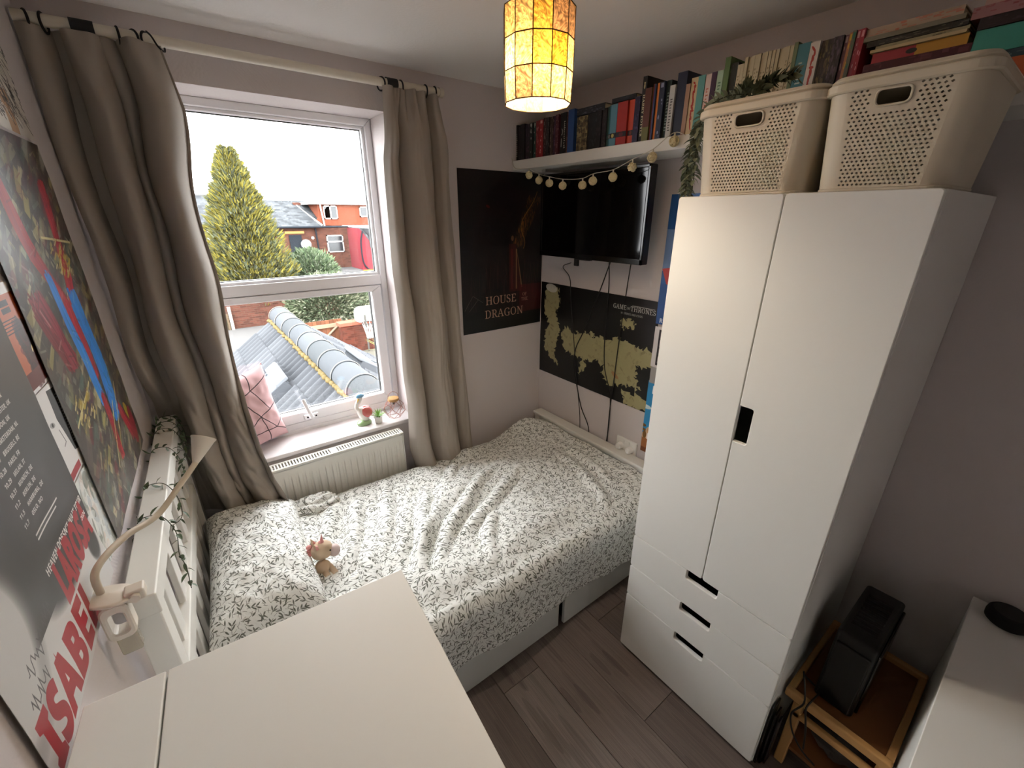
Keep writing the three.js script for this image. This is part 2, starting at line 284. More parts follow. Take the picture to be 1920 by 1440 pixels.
{
  // duvet: rounded over the bed, hanging over the near side, creased towards the radiator side
  const creases = [[[1.88, 0.44], [1.66, 0.51], [1.45, 0.66], [1.3, 0.78], [1.17, 0.95]], [[1.98, 0.52], [1.82, 0.6], [1.58, 0.71], [1.44, 0.77], [1.32, 0.84]], [[1.81, 0.16], [1.61, 0.31], [1.51, 0.43]], [[1.1, 0.21], [0.99, 0.5], [0.89, 0.74]], [[1.44, 0.32], [1.31, 0.56], [1.17, 0.81], [1.11, 0.94]], [[2.19, 0.53], [2.16, 0.79], [2.1, 0.99], [2.01, 1.1]], [[1.44, 0.5], [1.25, 0.7], [1.14, 0.85]], [[1.26, 0.16], [1.18, 0.42], [1.05, 0.7]], [[1.62, 0.72], [1.5, 0.84], [1.4, 1.0]], [[2.3, 0.4], [2.28, 0.7], [2.24, 0.95]], [[0.98, 0.2], [0.9, 0.4], [0.84, 0.6]], [[1.0, 0.6], [0.96, 0.8], [0.94, 1.0]]];
  const dist = (x, z) => creases.map((L) => { let best = 9, t = 0; for (let i = 1; i < L.length; i++) { const [ax, az] = L[i - 1], [bxx, bz] = L[i], dx = bxx - ax, dz = bz - az, k = clamp(((x - ax) * dx + (z - az) * dz) / (dx * dx + dz * dz), 0, 1), d = Math.hypot(x - ax - k * dx, z - az - k * dz); if (d < best) { best = d; t = (i - 1 + k) / (L.length - 1); } } return [best, t]; });
  const top = (x, z) => {
    let y = 0.512 + 0.012 * noise2(x * 2.1, z * 2.3) + 0.004 * noise2(x * 7, z * 7) + 0.0025 * noise2(x * 16 + z * 9, z * 15);
    dist(x, z).forEach(([d, t], i) => { const e = Math.sin(Math.PI * clamp(t, 0.02, 0.98)); y += (i % 3 === 0 ? 0.024 : 0.018) * e * Math.exp(-((d / 0.024) ** 2)) - 0.009 * e * Math.exp(-(((d - 0.045) / 0.026) ** 2)); });
    y += 0.055 * Math.exp(-(((x - 2.27) / 0.13) ** 2 + ((z - 0.17) / 0.11) ** 2));
    y += 0.03 * Math.exp(-(((x - 1.95) / 0.3) ** 2 + ((z - 0.55) / 0.25) ** 2));
    y -= 0.05 * smooth(0.22 - z, 0, 0.14) * (1 - Math.exp(-(((x - 2.27) / 0.16) ** 2)));
    y -= 0.03 * smooth(z, 0.95, 1.1);
    return y;
  };
  const g = shell((u, v) => {
    const x = lerp(0.72 + 0.02 * noise2(v * 6, 3), 2.425, u), w1 = 0.012 * noise2(x * 5, v * 4);
    let y, z;
    if (v < 0.08) { const k = v / 0.08; z = 0.125 + 0.02 * k * k; y = lerp(0.34, top(x, 0.145), Math.sin(k * Math.PI / 2)); }
    else if (v < 0.72) { z = lerp(0.145, 1.085, (v - 0.08) / 0.64); y = top(x, z); }
    else { const k = (v - 0.72) / 0.28, hem = 0.215 + 0.02 * noise2(x * 2.4, 9) - 0.035 * smooth(x, 1.55, 1.75) + 0.03 * smooth(x, 1.95, 2.4), a = Math.min(1, k / 0.3) * Math.PI / 2; const yt = top(x, 1.085); z = 1.085 + 0.048 * Math.sin(a) + 0.014 * k * Math.sin(x * 9 + 1) + 0.012 * k * noise2(x * 4, 2); y = k < 0.3 ? yt - 0.05 * (1 - Math.cos(a)) : lerp(yt - 0.05, hem, (k - 0.3) / 0.7); }
    return V(x, y + (v > 0.08 && v < 0.72 ? 0 : w1 * 0.2), z);
  }, 300, 220, 0.016, (u, v, p) => [p.x, v < 0.72 ? p.z : 1.085 + (0.51 - p.y)]);
  { // print follows the cloth's own length
    const p = g.attributes.position, uv = g.attributes.uv, n = 301, m = 221; for (let i = 0; i < n; i++) { let s = 0.1; for (let j = 0; j < m; j++) { const a = j * n + i; if (j) { const b = a - n; s += Math.hypot(p.getX(a) - p.getX(b), p.getY(a) - p.getY(b), p.getZ(a) - p.getZ(b)); } uv.setY(a, s); uv.setY(a + n * m, s); } }
  }
  solo('duvet', g, bedLinen, 'rumpled white duvet with grey leaf-sprig print spread over the bed', 'duvet');
  // bunched corner of the cover by the radiator
  const b = new THREE.SphereGeometry(1, 64, 40), p = b.attributes.position;
  for (let i = 0; i < p.count; i++) { const x = p.getX(i), y = p.getY(i), z = p.getZ(i), k = 1 + 0.16 * noise3(x * 1.6, y * 1.6, z * 1.6) - 0.12 * Math.max(0, 1 - Math.abs(noise3(x * 2.2 + 5, y * 2.2, z * 2.2)) * 5); p.setXYZ(i, 0.885 + x * k * 0.125, 0.525 + y * k * 0.06, 0.2 + z * k * 0.075); }
  b.computeVertexNormals(); const uv = b.attributes.uv; for (let i = 0; i < uv.count; i++) uv.setXY(i, p.getX(i) + p.getY(i) * 0.6, p.getZ(i) + p.getY(i));
  solo('small_pillow', b, bedLinen, 'bunched-up leaf-print pillow end squeezed against the radiator', 'pillow');
  // pillow
  const pg = (sgn) => { const P = [], U = [], I = [], n = 72; for (let j = 0; j <= n; j++) for (let i = 0; i <= n; i++) { const a = i / n * 2 - 1, c = j / n * 2 - 1, e = Math.pow(Math.max(0, (1 - Math.pow(Math.abs(a), 3.2)) * (1 - Math.pow(Math.abs(c), 4))), 0.5); const px = a * (0.182 - 0.014 * (1 - c * c)), pz = c * (0.372 - 0.016 * (1 - a * a)); let h = sgn > 0 ? 0.125 * e : -0.03 * e; if (sgn > 0) h += e * (0.008 * noise2(px * 9 + 3, pz * 7) + 0.006 * Math.max(0, 1 - Math.abs(noise2(px * 7 + pz * 5, pz * 6 - px * 4)) * 4)); P.push(0.652 + px - 0.047 * (0.5 + pz), 0.572 + h + 0.028 * -a, 0.5 + pz); U.push(px + 0.3, pz * 1.0 + 0.9 + h * 0.6); } const L = (p, q) => Math.hypot(P[p * 3] - P[q * 3], P[p * 3 + 1] - P[q * 3 + 1], P[p * 3 + 2] - P[q * 3 + 2]), at = (i, j) => j * (n + 1) + i; for (let j = 0; j <= n; j++) { let s = 0.3; U[at(n / 2, j) * 2] = s; for (let i = n / 2 + 1; i <= n; i++) U[at(i, j) * 2] = s += L(at(i, j), at(i - 1, j)); s = 0.3; for (let i = n / 2 - 1; i >= 0; i--) U[at(i, j) * 2] = s -= L(at(i, j), at(i + 1, j)); } for (let i = 0; i <= n; i++) { let s = 0.9; U[at(i, n / 2) * 2 + 1] = s; for (let j = n / 2 + 1; j <= n; j++) U[at(i, j) * 2 + 1] = s += L(at(i, j), at(i, j - 1)); s = 0.9; for (let j = n / 2 - 1; j >= 0; j--) U[at(i, j) * 2 + 1] = s -= L(at(i, j), at(i, j + 1)); } for (let j = 0; j < n; j++) for (let i = 0; i < n; i++) { const a = j * (n + 1) + i, d = a + n + 1; sgn > 0 ? I.push(a, d, a + 1, a + 1, d, d + 1) : I.push(a, a + 1, d, a + 1, d + 1, d); } const g = new THREE.BufferGeometry(); g.setAttribute('position', new THREE.Float32BufferAttribute(P, 3)); g.setAttribute('uv', new THREE.Float32BufferAttribute(U, 2)); g.setIndex(I); g.computeVertexNormals(); return g; };
  solo('pillow', mg([pg(1), pg(-1)]), bedLinen, 'plump leaf-print pillow leaning on the headboard', 'pillow');
}
{ // soft toy tucked against the pillow
  const [x, y, z] = [0.83, 0.59, 0.62], t = thing('soft_toy', 'small cream and pink unicorn soft toy on the bed', 'soft toy', [x, y - 0.055, z]);
  const cream = mat('#cdb69c', 0.95), pink = mat('#d99a98', 0.95), pale = mat('#d8c4c0', 0.95);
  const warp = (g, k, s) => { const p = g.attributes.position; for (let i = 0; i < p.count; i++) { const n = 1 + k * noise3(p.getX(i) * 40 + s, p.getY(i) * 40, p.getZ(i) * 40); p.setXYZ(i, x + (p.getX(i) - x) * n, y + (p.getY(i) - y) * n, z + (p.getZ(i) - z) * n); } g.computeVertexNormals(); return g; };
  part('head', warp(ball(x, y + 0.01, z, 0.043, 0.04, 0.037, 24), 0.03, 1), cream, t);
  part('muzzle', ball(x + 0.043, y - 0.004, z + 0.012, 0.024, 0.026, 0.025, 18), pale, t);
  part('body', warp(ball(x - 0.012, y - 0.045, z + 0.03, 0.03, 0.022, 0.034, 18), 0.03, 4), cream, t);
  for (const s of [0, 1]) part('leg', rod([x - 0.014 + s * 0.024, y - 0.045, z + 0.04], [x - 0.008 + s * 0.03, y - 0.06, z + 0.082], 0.011, 12, 0.012), cream, t);
  for (const s of [-1, 1]) { const e = part('ear', new THREE.ConeGeometry(0.012, 0.035, 12).scale(1, 1, 0.6).rotateZ(0.25).translate(x - 0.026, y + 0.052, z + s * 0.02), cream, t); part('ear_lining', new THREE.ConeGeometry(0.007, 0.022, 10).scale(1, 1, 0.5).rotateZ(0.25).translate(x - 0.021, y + 0.049, z + s * 0.02 + 0.004), pink, e); }
  part('horn', new THREE.ConeGeometry(0.008, 0.042, 12).rotateZ(-0.12).translate(x + 0.008, y + 0.066, z - 0.004), pink, t);
  part('mane', mg(Array.from({ length: 9 }, (_, i) => ball(x - 0.018 + 0.02 * Math.cos(i * 1.7) - i * 0.0025, y + 0.048 - i * 0.006, z + 0.016 * Math.sin(i * 2.1), 0.012, 0.009, 0.01, 8))), pink, t);
  part('eye', ball(x + 0.026, y + 0.018, z + 0.031, 0.0038, 0.0038, 0.0038, 10), M.black, t);
  part('eye', ball(x + 0.03, y + 0.018, z - 0.025, 0.0038, 0.0038, 0.0038, 10), M.black, t);
  part('nostril', ball(x + 0.06, y - 0.004, z + 0.027, 0.0028, 0.0028, 0.0028, 8), mat('#7a2f3a', 0.8), t);
}

// ───────── curtains, pole ─────────
{
  const Y = 2.402, Z = 0.088;
  const pole = thing('curtain_pole', 'long pale cream curtain pole above the window', 'curtain pole', [1.1, Y - 0.02, Z]);
  part('pole', rod([0.398, Y, Z], [1.775, Y, Z], 0.0165, 18), M.pole, pole);
  part('end_cap', rod([1.77, Y, Z], [1.79, Y, Z], 0.02, 18), M.pole, pole);
  for (const x of [0.56, 1.6]) part('bracket', mg([rod([x, Y - 0.004, 0.001], [x, Y - 0.004, Z], 0.007, 10), rod([x, Y - 0.01, 0.001], [x, Y - 0.01, 0.008], 0.022, 14)]), M.pole, pole);
  const ring = (x, tilt, s = 1) => new THREE.TorusGeometry(0.025 * s, 0.0035, 8, 22).rotateY(Math.PI / 2 + tilt).translate(x, Y - 0.007, Z);
  const fall = (edges, foldsFn, name, label, ny) => {
    const g = shell((u, v) => { const y = lerp(edges.top, edges.bottom(u), v), xl = poly(edges.left, -y), xr = poly(edges.right, -y), f = foldsFn(u, v, y); return V(lerp(xl, xr, u) + (f.dx || 0), y + (f.dy || 0), f.z); }, 220, ny, 0.004, (u, v) => [u * 1.2, v * 2]);
    const c = thing(name, label, 'curtain', [(poly(edges.left, -1) + poly(edges.right, -1)) / 2, edges.bottom(0.5), 0.1]);
    part('cloth', g, M.curtain, c); return c;
  };
  // fold profile: rounded pleats at given u, bulging into the room
  const pleat = (u, list) => { let z = 0; for (const [c, w, h] of list) { const d = (u - c) / w; if (Math.abs(d) < 1) z = Math.max(z, h * Math.pow(Math.cos(d * Math.PI / 2), 0.55)); } return z; };
  const right = fall({ top: 2.385, bottom: (u) => 0.46 + 0.015 * Math.sin(u * 9), left: [[-2.4, 1.495], [-2.3, 1.48], [-2.1, 1.45], [-1.6, 1.442], [-1.0, 1.458], [-0.6, 1.463], [-0.46, 1.49]], right: [[-2.4, 1.765], [-2.2, 1.78], [-1.6, 1.81], [-1.0, 1.835], [-0.46, 1.85]] },
    (u, v, y) => { const k = smooth(v, 0, 0.12); const w = 0.006 * noise2(u * 5, v * 6) + 0.003 * noise2(u * 14, v * 3); return { z: 0.055 + 0.035 * (1 - k) * (0.6 + 0.4 * Math.sin(u * 31)) + (0.35 + 0.65 * k) * pleat(u + 0.03 * Math.sin(v * 3.2) - 0.04 * v, [[0.11, 0.15, 0.135], [0.5, 0.26, 0.15], [0.9, 0.13, 0.09]]) + w + 0.02 * smooth(v, 0.85, 1), dx: 0.01 * noise2(v * 3, u * 2) }; }, 'curtain', 'taupe curtain hanging beside the dark film poster', 120);
  const left = fall({ top: 2.385, bottom: (u) => lerp(0.62, 0.5, u), left: [[-2.4, 0.402], [-1.4, 0.405], [-0.6, 0.415]], right: [[-2.38, 0.735], [-2.2, 0.75], [-2.0, 0.735], [-1.75, 0.728], [-1.4, 0.728], [-1.1, 0.728], [-0.9, 0.738], [-0.76, 0.755], [-0.56, 0.8], [-0.5, 0.82]] },
    (u, v, y) => { const k = smooth(v, 0, 0.1), g = smooth(v, 0.55, 0.75), s = u + 0.02 * Math.sin(v * 2.4) - 0.1 * g * (1 - u), tuck = smooth(1.3 - y, 0, 0.2) * (1 - smooth(u, 0.2, 0.42)); const over = 0.05 * smooth(1.25 - y, 0, 0.3) * (1 - smooth(0.75 - y, 0, 0.12) * 0.2); return { z: 0.05 - 0.025 * tuck + 0.03 * (1 - k) * (0.6 + 0.4 * Math.sin(u * 27)) + (1 - tuck) * (0.4 + 0.6 * k) * pleat(s, [[0.07, 0.11, 0.07], [0.42, 0.13, 0.14 - 0.03 * g], [0.59, 0.07, 0.06], [0.82, 0.17, 0.17 - 0.06 * g], [1.02, 0.1, 0.07 + 0.06 * g]]) + 0.006 * noise2(u * 4, v * 5) * (1 - tuck) + (1 - tuck) * g * (0.014 * noise2(u * 5 + v * 3, v * 11) + 0.012 * noise2(u * 9 - v * 6, v * 14)) + over * (1 - tuck), dx: 0.012 * noise2(v * 3, u * 2 + 8) }; }, 'curtain', 'taupe curtain bunched beside the colourful comic poster', 150);
  for (const [x, t] of [[0.425, 0.3], [0.462, -0.2], [0.63, 0.1], [0.668, 0.5], [0.7, -0.5]]) part('ring', ring(x, t), M.tape, left);
  part('heading_tape', new THREE.CylinderGeometry(0.024, 0.024, 0.055, 18, 1, true).rotateZ(Math.PI / 2).translate(0.548, Y - 0.004, Z), mat('#15161c', 0.7, { side: THREE.DoubleSide }), left);
  part('hook', tube([[0.706, Y + 0.02, Z + 0.005], [0.715, Y + 0.005, Z + 0.024], [0.728, Y - 0.022, Z + 0.022], [0.742, Y - 0.03, Z + 0.012], [0.745, Y - 0.018, Z + 0.004]], 0.003, 20, 6), M.tape, left);
  for (const [x, t] of [[1.492, 0.35], [1.58, 0.1], [1.7, 0], [1.748, -0.1]]) part('ring', ring(x, t), M.tape, right);
  part('heading_tape', new THREE.CylinderGeometry(0.023, 0.023, 0.05, 18, 1, true).rotateZ(Math.PI / 2).translate(1.538, Y - 0.002, Z), mat('#15161c', 0.7, { side: THREE.DoubleSide }), right);
}

// ───────── radiator ─────────
{
  const x0 = 0.68, x1 = 1.425, y0 = 0.2, y1 = 0.728, zf = 0.098, zb = 0.03;
  const r = thing('radiator', 'white fluted panel radiator under the window board', 'radiator', [(x0 + x1) / 2, y0, 0.06]);
  // pressed front: profile of shallow vertical flutes
  const n = 22, pitch = (x1 - x0 - 0.04) / n, g = shell((u, v) => { const x = lerp(x0 + 0.004, x1 - 0.004, u), y = lerp(y0 + 0.01, y1 - 0.02, v), k = (x - x0 - 0.02) / pitch, f = k > 0 && k < n ? k % 1 : 0, d = smooth(f, 0.12, 0.22) * (1 - smooth(f, 0.72, 0.82)), e = smooth(v, 0.05, 0.09) * (1 - smooth(v, 0.88, 0.92)); return V(x, y, zf - 0.009 + 0.009 * d * e); }, 400, 24, 0.002);
  part('front_panel', g, M.radiator, r);
  part('back_panel', bx(x0 + 0.004, x1 - 0.004, y0 + 0.01, y1 - 0.02, zb, zb + 0.008), M.radiator, r);
  part('side_cover', bx(x0, x0 + 0.006, y0, y1, zb, zf, 0.002), M.radiator, r);
  part('side_cover', bx(x1 - 0.006, x1, y0, y1, zb, zf, 0.002), M.radiator, r);
  const bars = [bx(x0, x1, y1 - 0.012, y1, zf - 0.012, zf + 0.001, 0.003), bx(x0, x1, y1 - 0.008, y1, zb, zb + 0.012, 0.002)];
  for (let i = 0; i <= 52; i++) { const x = lerp(x0 + 0.01, x1 - 0.016, i / 52); bars.push(bx(x, x + 0.0065, y1 - 0.006, y1 - 0.001, zb + 0.01, zf - 0.01)); }
  bars.push(bx(1.035, 1.062, y1 - 0.004, y1, zb + 0.008, zf - 0.01));
  part('top_grille', mg(bars), M.radiator, r);
  part('fin', mg(Array.from({ length: 30 }, (_, i) => { const x = lerp(x0 + 0.02, x1 - 0.02, i / 29); return bx(x, x + 0.001, y0 + 0.03, y1 - 0.05, zb + 0.01, zf - 0.014); })), M.radiator, r);
  part('wall_bracket', mg([bx(x0 + 0.1, x0 + 0.13, 0.3, 0.65, 0, zb), bx(x1 - 0.13, x1 - 0.1, 0.3, 0.65, 0, zb)]), M.radiator, r);
}

// ───────── pendant lamp ─────────
{
  const R = 0.0875, C = V(1.452, 2.132, 1.187), rh = 0.0655, n = 12, rnd = rng(12);
  const L = thing('pendant_lamp', 'glowing pendant lamp with a drum shade of amber shell panes', 'lamp', [C.x, C.y, C.z]);
  const ringAt = (k) => { const rad = k === 0 ? R * 0.965 : R; return Array.from({ length: n }, (_, i) => { const a = (i + 0.5) / n * Math.PI * 2 + 0.07; return V(C.x + rad * Math.cos(a), C.y + k * rh, C.z + rad * Math.sin(a)); }); };
  const rows = [0, 1, 2, 3].map(ringAt);
  const shellTex = greyTex(256, (x, y) => 0.74 + 0.2 * wrapN(x, y, 2.2, 9) + 0.12 * Math.sin(12 * wrapN(x, y, 1.2, 4)), [6, 6], true);
  const tones = ['#c79a58', '#b9822f', '#a8701f', '#cfae74', '#bd8f52', '#8a623c', '#a8895f'].map((c) => phys(c, 1, { transmission: 0.3, thickness: 0, map: shellTex }));
  for (let k = 0; k < 3; k++) for (let i = 0; i < n; i++) {
    const a = rows[k][i], b = rows[k][(i + 1) % n], c = rows[k + 1][(i + 1) % n], d = rows[k + 1][i], g = new THREE.BufferGeometry();
    g.setAttribute('position', new THREE.Float32BufferAttribute([a, c, b, a, d, c].flatMap((p) => [p.x, p.y, p.z]), 3));
    const s = rnd() * 9; g.setAttribute('uv', new THREE.Float32BufferAttribute([0, 0, 0.045, 0.065, 0.045, 0, 0, 0, 0, 0.065, 0.045, 0.065].map((q) => q + s), 2)); g.computeVertexNormals();
    part('pane', g, tones[(rnd() * 7) | 0], L);
  }
  const wires = [];
  for (let k = 0; k < 4; k++) for (let i = 0; i < n; i++) { wires.push(rod(rows[k][i], rows[k][(i + 1) % n], 0.0014, 5)); if (k < 3) wires.push(rod(rows[k][i], rows[k + 1][i], 0.0014, 5)); }
  const top = C.y + 3 * rh; for (let i = 0; i < n; i += 4) wires.push(rod(rows[3][i], V(C.x, top + 0.002, C.z), 0.0014, 5));
  part('frame', mg(wires), mat('#4a3418', 0.5, { metalness: 0.6 }), L);
  part('bulb_holder', mg([rod([C.x, top - 0.06, C.z], [C.x, top + 0.012, C.z], 0.018, 16), rod([C.x, top + 0.01, C.z], [C.x, top + 0.03, C.z], 0.012, 12)]), M.white, L);
  part('cord', rod([C.x, top + 0.03, C.z], [C.x, H - 0.02, C.z], 0.0028, 8), M.white, L);
  part('ceiling_rose', lathe([[0, H - 0.03], [0.03, H - 0.028], [0.045, H - 0.012], [0.046, H - 0.0005], [0, H - 0.0005]], 24).translate(C.x, 0, C.z), M.white, L);
  const by = C.y + 0.058;
  part('bulb', lathe([[0, by - 0.042], [0.014, by - 0.04], [0.026, by - 0.03], [0.031, by - 0.012], [0.03, by + 0.006], [0.022, by + 0.028], [0.016, by + 0.048], [0.016, by + 0.078], [0, by + 0.078]], 22).translate(C.x, 0, C.z), new THREE.MeshStandardMaterial({ color: '#fff3dc', emissive: '#ffdc9a', emissiveIntensity: 7, roughness: 0.4 }), L);
  const lamp = new THREE.PointLight(new THREE.Color().setRGB(1, 0.86, 0.66), 1.3); lamp.position.set(C.x, by, C.z); lamp.castShadow = true; lamp.shadow.radius = 1.4; scene.add(lamp); lamp.name = 'bulb_light';
}

// ───────── shelf with books ─────────
const SX = 2.27, SY = 2.155;
{
  const s = thing('wall_shelf', 'long white floating shelf full of books below the ceiling', 'shelf', [2.39, 2.108, 1.2]);
  part('board', bx(SX, W - 0.002, 2.107, SY, 0.004, 2.6, 0.003, 2), M.whiteMatt, s);
  part('bracket', mg([bx(W - 0.14, W - 0.002, 2.092, 2.107, 0.14, 0.17, 0.002), bx(W - 0.14, W - 0.002, 2.092, 2.107, 1.15, 1.18, 0.002)]), M.whiteMatt, s);
  // spines: one sheet with a cell for each design
  const cells = [], COLS = 24, CW = 84, CH = 340;
  const design = (bg, fg, style) => { cells.push([bg, fg, style]); return cells.length - 1; };
  const books = [];
  // [z0, z1, height, spine colour, mark colour, style, label]
  const dk = 'thin dark paperback standing at the window end of the wall shelf', gdk = 'dark paperbacks by the lamp';
  const up = [
    [0.006, 0.018, 0.178, '#171416', '#d8d4cc', 'letters', 'black-spined book with white lettering, first on the shelf beside the window wall'],
    [0.018, 0.05, 0.17, '#1a1618', '#3d2f33', 'marks', dk, gdk], [0.05, 0.087, 0.175, '#18151a', '#3a2630', 'marks', dk, gdk], [0.088, 0.124, 0.17, '#241926', '#6a3d5c', 'marks', dk, gdk],
    [0.125, 0.152, 0.172, '#1d2022', '#a9a79f', 'dots', 'dark grey paperback with pale dots beside the teal one'], [0.153, 0.174, 0.172, '#1e4540', '#b5b8ae', 'dots', 'slim dark teal paperback with white dots beside the red pair'],
    [0.175, 0.201, 0.176, '#7e1f25', '#c98a80', 'marks', 'dull red paperback, first of the red pair behind the lamp'], [0.202, 0.232, 0.176, '#9c2228', '#d7a49a', 'dots', 'brighter red paperback, second of the red pair behind the lamp'],
    [0.233, 0.258, 0.18, '#3a2124', '#8d7f78', 'marks', 'dark maroon paperback just after the red pair'], [0.259, 0.283, 0.178, '#272126', '#7c7770', 'marks', dk, gdk], [0.284, 0.308, 0.178, '#3b2c26', '#9a8f7c', 'marks', 'dark brown paperback among the small dark spines'], [0.309, 0.336, 0.178, '#331c33', '#7f5878', 'marks', 'dark purple paperback among the small dark spines'], [0.337, 0.36, 0.178, '#511f2d', '#a98c86', 'marks', 'wine-red paperback among the small dark spines'],
    [0.361, 0.384, 0.182, '#191718', '#cfccc2', 'swirl', 'black paperback with a white curved emblem on its spine'], [0.385, 0.407, 0.182, '#131313', '#c9c6b6', 'letters', 'black paperback with a column of white letters'], [0.408, 0.424, 0.18, '#45201f', '#8e7766', 'marks', 'narrow rust-brown paperback beside the blue hardback'],
    [0.425, 0.466, 0.186, '#2c4d86', '#3f64a2', 'plain', 'plain blue hardback beside the tan volume'],
    [0.479, 0.549, 0.148, '#8f8058', '#5a4a33', 'mottle', 'broad tan mottled volume with a book lying on it'],
    [0.552, 0.58, 0.15, '#1a191d', '#33333c', 'marks', 'black book standing right after the tan volume'], [0.581, 0.611, 0.15, '#191a20', '#3a3c46', 'marks', 'blue-black book, second after the tan volume'], [0.612, 0.64, 0.152, '#1c181c', '#403038', 'marks', 'black book, third after the tan volume'], [0.641, 0.668, 0.158, '#241b1f', '#4f4444', 'marks', 'brown-black book, fourth after the tan volume'],
    [0.67, 0.682, 0.16, '#1c3a30', '#3f6b57', 'band', 'thin dark green book before the teal one'], [0.683, 0.695, 0.162, '#23606a', '#c9c9c0', 'band', 'thin teal book before the pale blue hardback'],
    [0.696, 0.731, 0.162, '#5d8ea2', '#c7b463', 'band', 'pale blue hardback with a dark and gold band'], [0.732, 0.787, 0.164, '#a8261f', '#5a1f28', 'band', 'wide bright red hardback with a dark band'], [0.788, 0.819, 0.165, '#c8472a', '#6a2a1c', 'band', 'orange-red hardback beside the wide red one'],
    [0.82, 0.847, 0.17, '#251a3a', '#5b4a78', 'marks', 'dark violet book beside the tall black title'],
    [0.848, 0.869, 0.236, '#171412', '#d9cfa0', 'title', 'tall black book with gold lettering down its spine'],
    [0.87, 0.901, 0.19, '#5c2c1d', '#6d6a34', 'foot', 'rust-brown book with an olive foot beside the tall black one'], [0.902, 0.911, 0.2, '#6b1f1c', '#8d4f44', 'plain', 'very thin dark red booklet before the orange spine'], [0.912, 0.919, 0.198, '#2c3b66', '#52608a', 'plain', 'very thin navy booklet before the orange spine'],
    [0.92, 0.937, 0.2, '#d9813a', '#b4602a', 'plain', 'slim bright orange book'], [0.938, 0.962, 0.198, '#22283f', '#8a8fae', 'dots', 'navy book with speckled spine beside the orange one'], [0.963, 0.984, 0.2, '#1c2b28', '#7d8f86', 'letters', 'dark green book with small white lettering'],
    [0.986, 1.009, 0.178, '#bdbcb6', '#4c4a48', 'letters', 'light grey book with dark lettering beside the tall navy one'], [1.01, 1.051, 0.215, '#1d2238', '#2a3150', 'plain', 'tall thick navy hardback standing above the shelf end'],
    [1.053, 1.07, 0.17, '#a8826a', '#7c5b47', 'plain', 'tan book beside the tall navy hardback'], [1.071, 1.1, 0.186, '#c9b48c', '#a8271b', 'red', 'cream book with large red lettering above the trailing plant'], [1.101, 1.128, 0.186, '#5e9a93', '#4a827b', 'plain', 'sea-green book behind the trailing plant'], [1.129, 1.152, 0.185, '#d8c3b9', '#c0674f', 'letters', 'pale pink book with coral lettering'], [1.153, 1.173, 0.186, '#3c1d38', '#6b4166', 'plain', 'aubergine book between the pink and mint ones'], [1.174, 1.196, 0.186, '#a8c0a5', '#56785e', 'letters', 'mint green book with green lettering'], [1.197, 1.216, 0.22, '#5f7a49', '#4a6338', 'plain', 'taller leaf-green hardback before the cream set'], [1.217, 1.243, 0.2, '#20241f', '#8f9a92', 'marks', 'black book wedged before the cream set'],
  ];
  const cream = 'slim cream volume with pale lettering, one of a matching set on the shelf', gc = 'matching cream volumes';
  for (let i = 0; i < 16; i++) up.push([1.246 + i * 0.0107, 1.246 + (i + 1) * 0.0107 - 0.0006, 0.2 + (i > 1 ? 0.004 : -0.012), '#c3b797', '#8d8163', 'letters', cream, gc]);
  up.push([1.418, 1.429, 0.208, '#6f7d5c', '#59664a', 'plain', 'thin sage book closing the cream set'], [1.43, 1.464, 0.2, '#3f7d87', '#b9c4ba', 'side', 'teal book with pale lettering above the smaller basket'], [1.465, 1.491, 0.196, '#d8cfc8', '#b03a34', 'red', 'white book with red lettering above the smaller basket'],
    [1.493, 1.524, 0.195, '#3b2f33', '#8b7d4b', 'mottle', 'dark mottled book with gold flecks between the baskets'], [1.525, 1.55, 0.195, '#2f2530', '#6b5968', 'mottle', 'dark plum mottled book between the baskets'], [1.551, 1.5605, 0.194, '#6d4a5b', '#b9a3ab', 'dots', 'thin mauve booklet above the larger basket'], [1.561, 1.5705, 0.197, '#b57a55', '#d8b13f', 'dots', 'thin peach booklet with a yellow top'], [1.571, 1.5805, 0.197, '#6a6c5e', '#2f7a5f', 'dots', 'thin grey-green booklet among the comics'], [1.581, 1.5905, 0.197, '#9a3b4d', '#d0a0a4', 'dots', 'thin rose-red booklet among the comics'], [1.591, 1.6015, 0.197, '#a12a3c', '#d8949c', 'dots', 'thin crimson booklet, last before the lying pile']);
